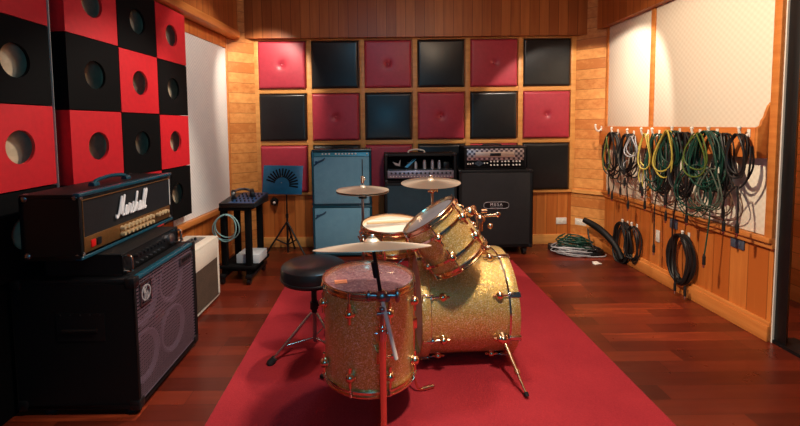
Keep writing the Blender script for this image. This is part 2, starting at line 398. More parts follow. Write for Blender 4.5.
# left white blind
b = MB(); b.prism([(WL(3.2)+.003, 3.2), (WL(3.2)+.012, 3.2), (WL(4.19)+.012, 4.19), (WL(4.19)+.003, 4.19)], .547, 2.12)
tag(b.build('window_blind', weave_mat('white blind weave', (214, 214, 212), (230, 229, 224), 60, .8, .15)), 'white window blind on the left wall beside the pine corner', 'blind')
b = MB(); b.prism([(LC[0]+.004, 4.19), (LC[0]+.022, 4.20), (LC[0]+.02, 4.225), LC], .545, 2.225); struct('trim_17', b, 'pine_trimy', 'slim pine strip between white blind and corner boards')

# ------------------------------------------------------------------ padded panels on the back wall
gx0, pitch, pw = -1.262, .5655, .505
zr = [2.228-.557*i for i in range(3)]
gm = MB()
for i in range(7):
    x = gx0-.0605+.5655*i+.002
    gm.box((x, 4.425, .605), (x+.052, 4.45, 2.25))
for z in (2.2375, 1.681, 1.124): gm.box((-1.3, 4.428, z-.003), (2.10, 4.45, z+.049 if z < 2.2 else z+.012))
struct('trim_18', gm, 'pine_trim', 'pine lattice strips framing the padded panels', .003)
def cushion(w, h, d, dimple):
    n = 36; mb = MB(); vs = []; fs = []
    for j in range(n+1):
        for i in range(n+1):
            u = 2*i/n-1; v = 2*j/n-1
            u = u*1.5-.5*u*abs(u); v = v*1.5-.5*v*abs(v)
            e = min(1-abs(u), 1-abs(v)); k = 1-(1-min(1, e/.1))**2
            k = (k**.5)*.8+.2*(1-u*u)*(1-v*v)
            y = -d*(.25+.75*k)
            if dimple: y += d*.45*math.exp(-((u*u+v*v)/.010))+d*.12*math.exp(-((u*u+v*v)/.06))
            vs.append((u*w/2, y, v*h/2))
    N = n+1
    for j in range(n):
        for i in range(n): fs.append((j*N+i, j*N+i+1, (j+1)*N+i+1, (j+1)*N+i))
    mb.add(vs, fs)
    per = [i for i in range(n)]+[i*N+n for i in range(n)]+[n*N+n-i for i in range(n)]+[(n-i)*N for i in range(n)]
    bv = [(vs[p][0], 0, vs[p][2]) for p in per]; k = len(per)
    mb.add([vs[p] for p in per]+bv, [(i, (i+1) % k, k+(i+1) % k, k+i) for i in range(k)]+[tuple(range(k, 2*k))])
    return mb
cr = cushion(pw, .505, .055, True); cb_ = cushion(pw, .505, .05, False)
rows = ['top', 'middle', 'bottom']; ords = ['first', 'second', 'third', 'fourth', 'fifth', 'sixth']
protoR = protoB = None
for r in range(3):
    for c in range(6):
        red = (r+c) % 2 == 0
        x = gx0+pitch*c+.2425; z = zr[r]-.2525
        lab = '%s padded wall panel in the %s row, %s from the left' % ('red buttoned' if red else 'plain black', rows[r], ords[c])
        t = thing('padded_panel', lab, 'wall panel', (x, 4.447, z), 0, 'checkered padded panels on the back wall')
        if red:
            if protoR is None:
                o = cr.build('cushion', 'red_vinyl', t); b = MB(); b.sphere((0, -.028, 0), .017, 14, (1, .5, 1)); p = b.build('button', 'red_vinyl', t); protoR = (o, p)
            else:
                for s in protoR: inst(s, t, s.location)
        else:
            if protoB is None: protoB = cb_.build('cushion', 'black_vinyl', t)
            else: inst(protoB, t, (0, 0, 0))

# ------------------------------------------------------------------ checkered boxes on the left wall
def sound_box(loc, rz, red, label, depth, W=.394, H=.392, R=.079):
    """front face towards local +X, width along local Y"""
    t = thing('sound_box', label, 'wall box', loc, rz, 'checkered hollow boxes on the left wall')
    m = 'red_box' if red else 'black_box'
    f = MB(); n = 40; o = []; inn = []
    for i in range(n):
        a = 2*PI*i/n; c, s = math.cos(a), math.sin(a); k = 1/max(abs(c), abs(s))
        o.append((c*k*W/2, s*k*H/2)); inn.append((c*R, s*R))
    th = .016; vs = []
    for x in (0, -th):
        vs += [(x, p[0], p[1]) for p in o]+[(x, p[0], p[1]) for p in inn]
    fs = []
    for i in range(n):
        j = (i+1) % n
        fs += [(i, j, n+j, n+i), (2*n+i, 3*n+i, 3*n+j, 2*n+j), (i, 2*n+i, 2*n+j, j), (n+i, n+j, 3*n+j, 3*n+i)]
    f.add(vs, fs); f.build('front_panel', m, t)
    s = MB(); e = .014; x0, x1 = -depth, -th-.0005
    s.box((x0, -W/2, -H/2), (x1, W/2, -H/2+e)); s.box((x0, -W/2, H/2-e), (x1, W/2, H/2))
    s.box((x0, -W/2, -H/2+e), (x1, -W/2+e, H/2-e)); s.box((x0, W/2-e, -H/2+e), (x1, W/2, H/2-e))
    s.build('side_panel', m, t)
    g = MB(); y0, z0 = W/2-e-.001, H/2-e-.001; q = .004
    g.box((x0+.002, -y0, -z0), (x0+.010, y0, z0))
    g.box((x0+.010, -y0, -z0), (x1, y0, -z0+q)); g.box((x0+.010, -y0, z0-q), (x1, y0, z0))
    g.box((x0+.010, -y0, -z0+q), (x1, -y0+q, z0-q)); g.box((x0+.010, y0-q, -z0+q), (x1, y0, z0-q))
    g.build('lining', 'box_in', t)
zb = [2.022, 1.626, 1.229, .83]
cols = ['second', 'third', 'fourth']
pat = [[1, 0, 1], [0, 1, 0], [1, 0, 1], [0, 1, 0]]
rn = ['top', 'second', 'third', 'lowest']
for r in range(4):
    sound_box((-1.65, 1.892, zb[r]+.017), 0, r % 2 == 0, '%s hollow box in the nearest column of the left wall, %s row' % ('red' if r % 2 == 0 else 'black', rn[r]), .068)
    for c in range(3):
        Y = 2.321+.4*c; X = -1.59+.05*(Y-2.12)
        sound_box((X, Y, zb[r]-.003*c), -math.atan(.05), bool((r+c+1) % 2), '%s hollow box in the %s column of the left wall, %s row' % ('red' if (r+c+1) % 2 else 'black', cols[c], rn[r]), X-WL(Y)-.012)
b = MB(); b.box((-1.718, 2.0985, .62), (-1.648, 2.1025, 2.22)); struct('trim_19', b, 'cream_tolex', 'slim pale strip between two columns of wall boxes')

b = MB(); b.box((-1.735, 1.2, .002), (-1.70, 2.09, .622)); tag(b.build('lower_wall_panel', 'black_box', None, .004), 'black low wall panel behind the big bass cabinet, below the nearest wall boxes', 'wall panel')
# ------------------------------------------------------------------ rug
b = MB(); b.box((-.785, .55, .0005), (1.285, 3.9, .009)); tag(b.build('rug', 'rug', None, .003), 'plain red rug on the wooden floor under the drum kit', 'rug')

# ------------------------------------------------------------------ drums
def lug_mesh(L=.05, r=.021):
    b = MB(); b.sphere((0, 0, 0), r, 14, (1, 1, 1)); b.cyl((0, 0, -L*.9), (0, 0, L*.9), r*.33, n=8); b.lathe([(r*.5, -.012), (r*1.15, -.012), (r*1.15, -.006), (r*.9, 0)], 14, (0, 0, 0), (1, 0, 0)); return b
def ring_prof(r0, r1, h0, h1): return [(r0, h0), (r1, h0), (r1, h1), (r0, h1)]
def hoop(mb, R, z, flip=1):
    mb.lathe([(R-.006, z-.014), (R+.004, z-.014), (R+.011, z-.012*1), (R+.011, z-.008), (R+.003, z-.006), (R+.003, z+.010*1), (R+.008, z+.012), (R+.006, z+.016), (R-.004, z+.016), (R-.006, z+.008)], 56, closed=True)
def drum(name, label, loc, rot, R, L, nl, top='head', hoopm='warm_chrome', topname='drum_head'):
    """axis local z, batter side up, origin = centre of bottom"""
    t = thing(name, label, 'drum', loc); t.rotation_euler = rot
    s = MB(); s.lathe(ring_prof(R-.008, R, 0, L), 64, closed=True); s.build('shell', 'sparkle', t)
    h = MB(); h.lathe([(0, L+.004), (R-.012, L+.004), (R-.002, L+.001), (R+.002, L-.008), (R-.006, L-.01), (0, L-.006)], 56); hd = h.build(topname, top, t)
    h = MB(); h.lathe([(0, -.004), (R-.012, -.004), (R-.002, -.001), (R+.002, .008), (R-.006, .01), (0, .006)], 56); h.build('bottom_head', 'frost', t)
    h = MB(); hoop(h, R+.002, L+.004); h.build('hoop', hoopm, t)
    h = MB(); hoop(h, R+.002, -.006); h.build('hoop', hoopm, t)
    lo = None
    for k in range(nl):
        a = 2*PI*(k+.35)/nl
        for z in ((.068, L-.068) if L > .2 else (L/2,)):
            p = ((R+.014)*math.cos(a), (R+.014)*math.sin(a), z)
            if lo is None: lo = lug_mesh().build('lug', 'warm_chrome', t, loc=p); lo.rotation_euler = (0, 0, a)
            else: inst(lo, t, p, (0, 0, a))
    tr = None
    for k in range(nl):
        a = 2*PI*(k+.35)/nl
        for z0, z1 in ((L-.055, L+.014), (-.014, .055)):
            p = ((R+.012)*math.cos(a), (R+.012)*math.sin(a), z0)
            if tr is None:
                m = MB(); m.cyl((0, 0, 0), (0, 0, .069), .0035, n=8); m.cyl((0, 0, .055), (0, 0, .073), .0065, n=8); m.cyl((0, 0, -.004), (0, 0, .012), .0065, n=8); tr = m.build('tension_rod', 'chrome', t, loc=p)
            else: inst(tr, t, p)
    return t
# floor tom
FT = drum('floor_tom', 'large gold sparkle floor tom standing on three bent legs behind the front cymbal stand', (-.052, 1.87, .2), (0, 0, .15), .206, .412, 8)
inv = Matrix.Rotation(-.15, 3, 'Z')
for k, (fx, fy) in enumerate(((-.215, .17), (.325, .115), (.07, -.29))):
    a = math.atan2(fy, fx); d = Vector((math.cos(a), math.sin(a), 0)); r = math.hypot(fx, fy)
    b = MB()
    P = [d*.228+Vector((0, 0, .30)), d*.228+Vector((0, 0, .02)), d*.235+Vector((0, 0, -.12)), d*(.252)+Vector((0, 0, -.175)), d*(.29)+Vector((0, 0, -.185))]
    P = [inv @ p for p in P]; b.tube(bez(P, 6), .0055, 8); lg = b.build('leg', 'warm_chrome', FT)
    b = MB(); b.cyl(inv @ (d*.272+Vector((0, 0, -.1810))), inv @ (d*.335+Vector((0, 0, -.1810))), .0095, n=12); b.build('rubber_foot', 'warm_chrome' if k == 1 else 'rubber', lg)
    b = MB(); b.box((-.012, -.02, -.025), (.026, .02, .025)); b.cyl((.026, -.01, 0), (.026, .045, 0), .005); b.sphere((.026, .05, 0), .012, 10, (.5, 1, 1.2))
    o = b.build('leg_bracket', 'warm_chrome', FT, .004, loc=inv @ (d*.212+Vector((0, 0, .17)))); o.rotation_euler = (0, 0, a-.15)
b = MB(); b.box((-.001, -.022, -.028), (.001, .022, .028)); o = b.build('badge', plain('orange badge', (226, 140, 100), .4), FT, loc=(-.13, -.02, .4175)); o.rotation_euler = (0, rad(90), .0)
# bass drum : axis along +X
BD = thing('bass_drum', 'big gold sparkle bass drum lying on its side on the red rug', 'drum', (.462, 2.345, .306), rad(3))
def xl(mb, prof, n=72, closed=True): mb.lathe(prof, n, (0, 0, 0), (1, 0, 0), closed)
b = MB(); xl(b, ring_prof(.27, .279, -.225, .215)); b.build('shell', 'sparkle', BD)
for x0, x1, nm in ((.205, .252, 'front_hoop'), (-.262, -.215, 'batter_hoop')):
    b = MB(); xl(b, [(.276, x0), (.295, x0), (.297, x0+.004), (.297, x1-.004), (.295, x1), (.276, x1)]); h = b.build(nm, 'sparkle', BD)
    b = MB(); e = x0 if x0 > 0 else x1; xl(b, [(.2795, e-.010), (.2935, e-.010), (.2935, e+.003), (.2795, e+.003)]); b.build('hoop_edge', 'chrome', h)
b = MB(); xl(b, [(0, .226), (.277, .226), (.277, .222), (0, .222)], closed=False); b.build('front_head', 'black_vinyl', BD)
b = MB(); xl(b, [(0, -.238), (.277, -.238), (.277, -.234), (0, -.234)], closed=False); b.build('batter_head', 'coated', BD)
lo = cl = rd = None
for k in range(8):
    a = 2*PI*(k+.42)/8; c, s = math.cos(a), math.sin(a)
    for sx in (-1, 1):
        p = (sx*.15, .292*c, .292*s)
        if lo is None:
            b = MB(); b.sphere((0, 0, 0), .022, 14); b.cyl((-.035, 0, 0), (.035, 0, 0), .006, n=8); b.cyl((0, 0, -.014), (0, 0, 0), .02, .014, 14)
            lo = b.build('lug', 'warm_chrome', BD, loc=p); lo.rotation_euler = (a-PI/2, 0, 0)
            b = MB(); b.box((-.03, -.013, .004), (.03, .013, .0075)); b.box((.027, -.013, -.022), (.030, .013, .0075)); b.box((-.03, -.006, -.012), (-.018, .006, .008))
            cl = b.build('claw_hook', 'chrome', BD, .002, loc=(sx*.2, 0, 0)); cl.location = (sx*.229, .294*c, .294*s); cl.rotation_euler = (a-PI/2, 0, PI if sx < 0 else 0)
            b = MB(); b.cyl((-.04, 0, 0), (.04, 0, 0), .004, n=8); rd = b.build('tension_rod', 'chrome', BD, loc=(sx*.2, .296*c, .296*s))
        else:
            inst(lo, BD, p, (a-PI/2, 0, 0)); inst(cl, BD, (sx*.229, .294*c, .294*s), (a-PI/2, 0, PI if sx < 0 else 0)); inst(rd, BD, (sx*.2, .296*c, .296*s))
for sy in (-1, 1):
    b = MB(); a0 = Vector((.165, sy*.262, -.095)); a1 = Vector((.215, sy*.462, -.283)); b.cyl(a0, a0.lerp(a1, .62), .011, .010, 12); b.cyl(a0.lerp(a1, .6), a1, .007, n=10); b.cyl(a0.lerp(a1, .58), a0.lerp(a1, .66), .015, n=12)
    sp = b.build('spur', 'warm_chrome', BD)
    b = MB(); dd = (a1-a0).normalized(); b.cyl(a0.lerp(a1, .95), a1+dd*.004, .013, .010, 12); b.build('rubber_tip', 'rubber', sp)
    b = MB(); b.cyl((0, 0, -.01), (0, 0, .022), .034, .026, 20); b.sphere((0, 0, .022), .024, 14, (1, 1, .7)); b.box((-.045, -.007, .01), (-.018, .007, .022))
    o = b.build('spur_bracket', 'warm_chrome', sp, loc=(.165, sy*.262, -.095)); o.rotation_euler = Vector((0, 0, 1)).rotation_difference(Vector((0, sy*.93, -.35))).to_euler()
b = MB(); b.box((.03, -.045, .272), (.16, .045, .284)); b.cyl((.02, -.022, .298), (.17, -.022, .298), .009, n=12); b.cyl((.02, .022, .298), (.17, .022, .298), .009, n=12); b.box((.055, -.04, .284), (.075, .04, .306)); b.build('tom_mount', 'warm_chrome', BD, .002)
b = MB(); b.cyl((.095, -.06, .284), (.095, -.06, .49), .0125, n=14); b.cyl((.095, -.06, .284), (.095, -.06, .31), .022, n=14); b.build('mount_post', 'chrome', BD)

# rack tom
RTa = Vector((-.575, .03, .81)).normalized(); top = Vector((.268, 2.12, .846)); base = top-RTa*.25
q = Vector((0, 0, 1)).rotation_difference(RTa)
RT = drum('rack_tom', 'small gold sparkle rack tom tilted towards the stool above the bass drum', base, q.to_euler(), .155, .25, 6, 'frost')
qi = q.inverted()
def L(p): return qi @ (Vector(p)-base)
b = MB(); b.lathe(ring_prof(.160, .168, .055, .067), 56, closed=True); b.lathe(ring_prof(.160, .168, .186, .198), 56, closed=True); b.build('suspension_ring', 'chrome', RT)
b = MB()
pc = Vector((.575, 2.31, .79)); pt = base+RTa*.15+Vector((.815, 0, .579))*.165
b.tube([L(p) for p in bez([pt, pt+Vector((.04, .04, .03)), pc+Vector((-.02, 0, .03)), pc+Vector((.02, 0, 0)), pc+Vector((.01, 0, -.02))], 6)], .0105, 10)
b.sphere(L(pc), .026, 14); b.sphere(L(pt+Vector((.015, .01, .01))), .028, 14); b.cyl(L(pc+Vector((-.01, -.05, 0))), L(pc+Vector((-.01, .04, 0))), .013); b.cyl(L(pc+Vector((.02, -.02, .02))), L(pc+Vector((.085, -.04, .03))), .008)
b.sphere(L(pc+Vector((.09, -.042, .032))), .015, 10, (1, .5, 1)); b.cyl(L(pc+Vector((-.0, 0, -.07))), L(pc+Vector((0, 0, .0))), .017); b.cyl(L(pt+Vector((-.02, -.05, .0))), L(pt+Vector((-.02, .06, 0))), .012)
b.cyl(L(pc+Vector((.0, -.03, .05))), L(pc+Vector((.03, -.03, .05))), .012); b.sphere(L(pc+Vector((.05, -.03, -.035))), .016, 10)
b.build('mounting_arm', 'warm_chrome', RT)

# tripod hardware
def tripod(mb_leg, parent, r, h, hub, angs, mat='chrome', rl=.008, brace=True, footr=.016, name='leg'):
    for a in angs:
        d = Vector((math.cos(a), math.sin(a), 0))
        b = MB(); b.cyl(d*.018+Vector((0, 0, hub)), d*r+Vector((0, 0, .016)), rl, n=10)
        if brace: b.cyl(Vector((0, 0, hub*.32))+d*.014, d*(r*.55)+Vector((0, 0, .016+(hub-.016)*(.45))), rl*.7, n=8)
        lg = b.build(name, mat, parent)
        f = MB(); e = d*r+Vector((0, 0, .016)); f.cyl(e-(d*.028-Vector((0, 0, .028*(hub/r)))).normalized()*.035, e, footr*.8, footr, 12); f.sphere(e, footr, 12); f.build('rubber_foot', 'rubber', lg)
# snare
SN = drum('snare_drum', 'gold sparkle snare drum with white head on a low stand between stool and rack tom', (.075, 2.525, .584), (rad(5), rad(-2), .2), .178, .122, 8, 'coated')
b = MB(); b.box((-.012, -.03, -.03), (.02, .03, .04)); b.cyl((.02, 0, 0), (.035, 0, .03), .006); o = b.build('strainer', 'chrome', SN, .004, loc=(-.178, -.03, .06)); o.rotation_euler = (0, 0, PI)
b = MB(); b.lathe([(0, 0), (.02, 0), (.02, .0008), (0, .0008)], 20); b.build('logo_dot', 'grey_ink', SN, loc=(-.1, .06, .1292))
SS = thing('snare_stand', 'chrome snare stand cradling the gold snare drum', 'stand', (.075, 2.525, 0))
b = MB(); b.cyl((0, 0, .08), (0, 0, .42), .011); b.cyl((0, 0, .3), (0, 0, .34), .018); b.build('pole', 'chrome', SS)
for k in range(3):
    a = k*2*PI/3+.3; d = Vector((math.cos(a), math.sin(a), 0)); b = MB()
    b.tube([Vector((0, 0, .42)), d*.1+Vector((0, 0, .50)), d*.203+Vector((0, 0, .535)), d*.207+Vector((0, 0, .60))], .006, 8); b.build('basket_arm', 'chrome', SS)
tripod(None, SS, .22, .27, .27, [2.2, 3.6, 5.1-.3+.2], brace=False)
# drum sticks on snare
for k, (y, c) in enumerate(((-.012, 'cream_stick'), (.012, 'cream_stick'))):
    b = MB(); b.cyl((-.17, 0, 0), (.1, 0, 0), .0075, .0075, 10); b.cyl((.1, 0, 0), (.19, 0, 0), .0075, .0035, 10); b.sphere((.195, 0, 0), .006, 8, (1.6, 1, 1))
    o = b.build('drum_stick', plain('maple stick', (222, 188, 140), .5) if k == 0 else 'cream_stick', None, loc=(.09, 2.515+y*1.2, .7325+y*.1)); o.rotation_euler = (0, rad(1), rad(14))
    tag(o, 'pale wooden drum stick lying on the white snare head, %s of the pair' % ('nearer' if k == 0 else 'farther'), 'drum stick', 'drum sticks on the snare')

def cymbal_mb(R, bell=.14, hgt=.02):
    P = [(.006, hgt+R*.10), (R*bell*.6, hgt+R*.085), (R*bell, hgt+R*.03)]
    for i in range(8):
        u = i/7; rr = R*bell+(R-R*bell)*u; P.append((rr, hgt*(1-u**1.6)+.004))
    out = P+[(R, .0025)]+[(r, z-.0022) for r, z in reversed(P)]
    b = MB(); b.lathe(out, 72, closed=True); return b
# foreground cymbal and stand
CS = thing('cymbal_stand', 'tall chrome cymbal stand nearest the viewer in front of the floor tom', 'stand', (.008, 1.56, 0))
b = MB(); b.cyl((0, 0, .1), (0, 0, .51), .0145, n=18); b.build('lower_tube', 'warm_chrome', CS)
b = MB(); b.cyl((0, 0, .50), (0, 0, .665), .011, n=16); b.cyl((0, 0, .49), (0, 0, .53), .019, n=16); b.cyl((0, 0, .535), (0, 0, .545), .0165); b.cyl((-.03, 0, .515), (.03, 0, .515), .005); b.sphere((.034, 0, .515), .012, 10, (.5, 1, 1.4)); b.build('upper_tube', 'chrome', CS)
b = MB(); b.sphere((0, 0, .665), .026, 14); b.cyl((-.048, 0, .667), (.055, 0, .667), .013); b.sphere((.060, 0, .667), .020, 10, (.6, 1, 1.5)); b.sphere((-.052, 0, .665), .017, 10, (.7, 1, 1.4)); b.cyl((.02, -.02, .66), (.02, .02, .66), .012); b.sphere((.0, -.02, .62), .012); b.cyl((-.02, -.015, .60), (.025, -.015, .605), .007); b.build('tilter_clamp', 'steel', CS)
b = MB(); b.cyl((-.035, .0, .875), (-.004, 0, .665), .0075, n=12); b.cyl((-.029, 0, .80), (-.020, 0, .74), .013, n=12); b.build('boom_rod', 'black_metal', CS)
b = MB(); b.cyl((0, -.012, .655), (.052, -.035, .43), .0085, n=12); b.build('boom_tail', 'cream_stick', CS)
b = MB(); b.cyl((-.035, 0, .872), (-.037, 0, .9), .012, .009, 12); b.sphere((-.037, 0, .902), .009, 10, (1.6, .6, .7)); b.build('wing_nut', 'chrome', CS)
tripod(None, CS, .22, .12, .12, [rad(-90), rad(0), rad(180)])
o = cymbal_mb(.228).build('cymbal', 'cymbal', None, loc=(-.028, 1.56, .853)); o.rotation_euler = (rad(-14), rad(-1.8), 0)
tag(o, 'wide bronze crash cymbal seen almost edge-on above the floor tom', 'cymbal', 'cymbals of the drum kit')
# hi-hat
HH = thing('hihat_stand', 'chrome hi-hat stand with pull rod behind the snare drum', 'stand', (-.11, 2.76, 0))
b = MB(); b.cyl((0, 0, .03), (0, 0, .5), .012); b.cyl((0, 0, .5), (0, 0, .83), .009); b.cyl((0, 0, .48), (0, 0, .52), .016); b.build('tube', 'steel', HH)
b = MB(); b.cyl((0, 0, .8), (0, 0, 1.10), .0035); b.build('pull_rod', 'black_metal', HH)
b = MB(); b.cyl((0, 0, .835), (0, 0, .862), .030, .022, 16); b.build('seat_cup', 'black_plastic', HH)
b = MB(); b.cyl((0, 0, .935), (0, 0, .985), .011); b.sphere((.012, 0, .965), .010); b.build('clutch', 'chrome', HH)
b = MB(); b.box((-.05, -.16, .02), (.05, .12, .032)); b.build('foot_pedal', 'steel', HH, .004)
tripod(None, HH, .25, .25, .25, [rad(100), rad(200), rad(-40)], brace=False)
o = cymbal_mb(.18).build('hihat_cymbal', 'cymbal', None, loc=(-.11, 2.76, .888)); tag(o, 'upper hi-hat cymbal in front of the blue speaker boxes', 'cymbal', 'cymbals of the drum kit')
o = cymbal_mb(.178).build('hihat_cymbal', 'cymbal', None, loc=(-.11, 2.76, .882)); o.rotation_euler = (PI, 0, 0); tag(o, 'lower hi-hat cymbal turned upside down under its twin', 'cymbal', 'cymbals of the drum kit')
# right crash
CR = thing('cymbal_stand', 'chrome cymbal stand rising behind the rack tom', 'stand', (.372, 2.84, 0))
b = MB(); b.cyl((0, 0, .05), (0, 0, .6), .0125); b.cyl((0, 0, .6), (-.0, 0, .86), .009); b.cyl((0, 0, .58), (0, 0, .62), .017); b.build('pole', 'chrome', CR)
b = MB(); b.sphere((.0, 0, .865), .018); b.cyl((-.03, 0, .862), (.03, 0, .87), .007); b.sphere((.036, 0, .872), .012, 10, (.5, 1, 1.6)); b.cyl((0, 0, .865), (-.01, 0, .965), .006); b.build('tilter', 'warm_chrome', CR)
b = MB(); b.sphere((-.01, 0, .968), .010, 10, (1.5, .6, .9)); b.build('wing_nut', 'chrome', CR)
tripod(None, CR, .27, .34, .34, [rad(90), rad(205), rad(-25)])
o = cymbal_mb(.207).build('cymbal', 'cymbal', None, loc=(.363, 2.84, .92)); o.rotation_euler = (rad(3), rad(-1), 0); tag(o, 'bronze ride cymbal hovering behind the rack tom', 'cymbal', 'cymbals of the drum kit')

# drum stool
ST = thing('drum_stool', 'round black padded drum stool on chrome tripod left of the floor tom', 'stool', (-.375, 2.28, 0))
b = MB(); b.lathe([(0, .455), (.155, .455), (.175, .462), (.184, .48), (.184, .52), (.178, .542), (.156, .556), (.10, .564), (0, .567)], 48); b.build('seat', 'seat', ST)
b = MB(); b.lathe([(.1825, .475), (.187, .477), (.187, .485), (.1825, .487)], 48, closed=True); b.build('piping', 'black_vinyl', ST)
b = MB(); b.cyl((0, 0, .40), (0, 0, .457), .03, .06, 16); b.cyl((0, 0, .27), (0, 0, .42), .016); b.cyl((0, 0, .29), (0, 0, .33), .024); b.cyl((.02, 0, .31), (.045, 0, .31), .006); b.sphere((.048, 0, .31), .012, 8, (.5, 1, 1.5)); b.build('post', 'black_metal', ST)
b = MB(); b.cyl((0, 0, .1), (0, 0, .29), .012); b.build('inner_tube', 'steel', ST)
tripod(None, ST, .25, .265, .265, [rad(198), rad(80), rad(-35)], 'chrome', .009, False, .022)
b = MB()
for a in (rad(198), rad(80), rad(-35)):
    d = Vector((math.cos(a), math.sin(a), 0)); b.cyl((0, 0, .12), d*.17+Vector((0, 0, .10)), .0055)
b.build('brace', 'chrome', ST)

# ------------------------------------------------------------------ back line amplifiers
def knobs(parent, mat, pts, r=.009, l=.016, axis=(0, -1, 0), name='knob'):
    src = None
    for p in pts:
        if src is None:
            b = MB(); b.lathe([(r*1.1, 0), (r, l*.3), (r*.85, l), (0, l)], 12, (0, 0, 0), axis); src = b.build(name, mat, parent, loc=p)
        else: inst(src, parent, p)
def corners(parent, W, D, H, r, bev, name='corner_cap', mat='black_plastic'):
    src = None
    for x in (-W/2, W/2):
        for y in (0, D):
            for z in (0, H):
                p = (x-math.copysign(r*.45, x), y+(r*.45 if y == 0 else -r*.45), z+(r*.45 if z == 0 else -r*.45))
                if src is None: b = MB(); b.box((-r*.55,)*3, (r*.55,)*3); src = b.build(name, mat, parent, bev, loc=p)
                else: inst(src, parent, p)
def repeat(name, mat, parent, mb, pts, bev=0):
    src = None
    for p in pts:
        if src is None: src = mb.build(name, mat, parent, bev, loc=p)
        else: inst(src, parent, p)
def feet(parent, r, h, pts):
    b = MB(); b.cyl((0, 0, 0), (0, 0, h), r); repeat('foot', 'rubber', parent, b, pts)
# local frame: front at y=0 facing -Y, depth +y
def cabinet(name, label, loc, W, D, H, cloth, rim=.018, body='tolex', cat='speaker cabinet', rz=0., feet=.0, group=None):
    t = thing(name, label, cat, loc, rz, group)
    b = MB(); b.box((-W/2, 0, feet), (W/2, D, feet+rim)); b.box((-W/2, 0, feet+H-rim), (W/2, D, feet+H)); b.box((-W/2, 0, feet+rim), (-W/2+rim, D, feet+H-rim)); b.box((W/2-rim, 0, feet+rim), (W/2, D, feet+H-rim)); b.box((-W/2+rim, D-.02, feet+rim), (W/2-rim, D, feet+H-rim))
    b.build('body', body, t, .006, 2)
    return t
# blue-grey stack
def script_badge(parent, loc, s=.1, mat='blue_ink'):
    P = [(-.5, -.42), (-.42, -.30), (-.30, -.2), (-.36, -.02), (-.24, .0), (-.16, -.1), (-.08, .0), (-.04, .1), (.04, .02), (.12, .14), (.2, .1), (.3, .26), (.36, .2), (.44, .38), (.52, .40)]
    b = MB(); b.tube([(p[0]*s, 0, p[1]*s*.8) for p in bez([(x, y, 0) for x, y in P], 4)], s*.075, 6); b.tube([(-.52*s, 0, -.36*s), (-.1*s, 0, -.0*s), (.5*s, 0, .32*s)], s*.05, 6)
    return b.build('logo', mat, parent, loc=loc)
F2 = cabinet('speaker_cabinet', 'lower blue grey cloth speaker box standing on the floor under its twin', (-.367, 4.06, .02), .59, .30, .505, 'silver_cloth', .02, 'tolex_teal_sheen')
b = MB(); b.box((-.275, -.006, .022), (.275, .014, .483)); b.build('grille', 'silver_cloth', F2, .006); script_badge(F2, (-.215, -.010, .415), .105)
feet(F2, .018, 0.022, [(x, y, -.02) for x in (-.24, .24) for y in (.04, .26)])
F1 = cabinet('guitar_amplifier', 'upper blue grey cloth amplifier with knob row along its top', (-.369, 4.06, .526), .59, .30, .565, 'silver_cloth', .02, 'tolex_teal_sheen', 'amplifier')
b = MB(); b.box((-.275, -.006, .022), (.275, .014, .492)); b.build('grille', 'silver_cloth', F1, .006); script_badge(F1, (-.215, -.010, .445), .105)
b = MB(); b.add([(-.275, -.004, .497), (.275, -.004, .497), (.275, .02, .546), (-.275, .02, .546), (-.275, .05, .497), (.275, .05, .497), (.275, .05, .546), (-.275, .05, .546)], [(0, 1, 2, 3), (4, 7, 6, 5), (0, 4, 5, 1), (3, 2, 6, 7), (0, 3, 7, 4), (1, 5, 6, 2)]); b.build('control_panel', 'panel_teal_sheen', F1)
knobs(F1, 'white_plastic', [(-.255+.002+i*.033, .008, .521) for i in (2, 3, 4, 6, 7, 8, 9, 10, 11, 12)]+[(.255, .008, .521)], .0085, .014)
b = MB(); b.tube(bez([(-.11, .15, .566), (-.09, .15, .578), (0, .15, .582), (.09, .15, .578), (.11, .15, .566)], 6), .008); b.build('handle', 'rubber', F1)
# dark blue half stack
E2 = cabinet('speaker_cabinet', 'dark blue black speaker cabinet behind the drum kit, under the valve head', (.42, 4.06, .03), .715, .34, .715, None, .022)
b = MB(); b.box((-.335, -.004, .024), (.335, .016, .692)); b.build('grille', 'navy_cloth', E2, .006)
feet(E2, .022, 0.032, [(x, y, -.03) for x in (-.28, .28) for y in (.05, .29)])
E1 = cabinet('amplifier_head', 'dark valve amplifier head with glowing window and silver control strip', (.42, 4.07, .7455), .715, .27, .295, None, .026, cat='amplifier head')
b = MB(); b.box((-.33, .19, .03), (.33, .2, .265)); b.build('rear_panel', 'black_box', E1)
b = MB(); b.box((-.33, .0, .05), (.33, .02, .125)); b.build('control_panel', plain('silver grey control strip', (150, 146, 162), .35, .5, noise=.1), E1, .003)
knobs(E1, 'black_plastic', [(-.29+i*.042, 0, .10) for i in range(15)], .010, .016)
knobs(E1, 'white_plastic', [(-.30+i*.03, 0, .066) for i in range(21)], .005, .008, name='switch')
for x, h in ((-.04, .08), (.05, .10), (.13, .1), (.2, .09)):
    b = MB(); b.lathe([(.014, 0), (.017, .01), (.017, h*.7), (.010, h*.95), (0, h)], 14); b.build('valve', 'tube_glass', E1, loc=(x, .10, .13))
b = MB(); b.box((-.03, -.03, 0), (.03, .03, .07)); repeat('transformer', 'black_metal', E1, b, [(-.1, .11, .13), (.27, .11, .13)], .004)
b = MB(); b.box((-.325, .06, .127), (.325, .18, .13)); b.build('chassis', 'steel', E1)
b = MB(); b.prism([(-.16, .16), (-.06, .25), (-.12, .19), (-.04, .245), (-.13, .155)], .002, .004, 'y'); b.build('window_decal', plain('pale blue decal', (60, 150, 200), .3), E1)
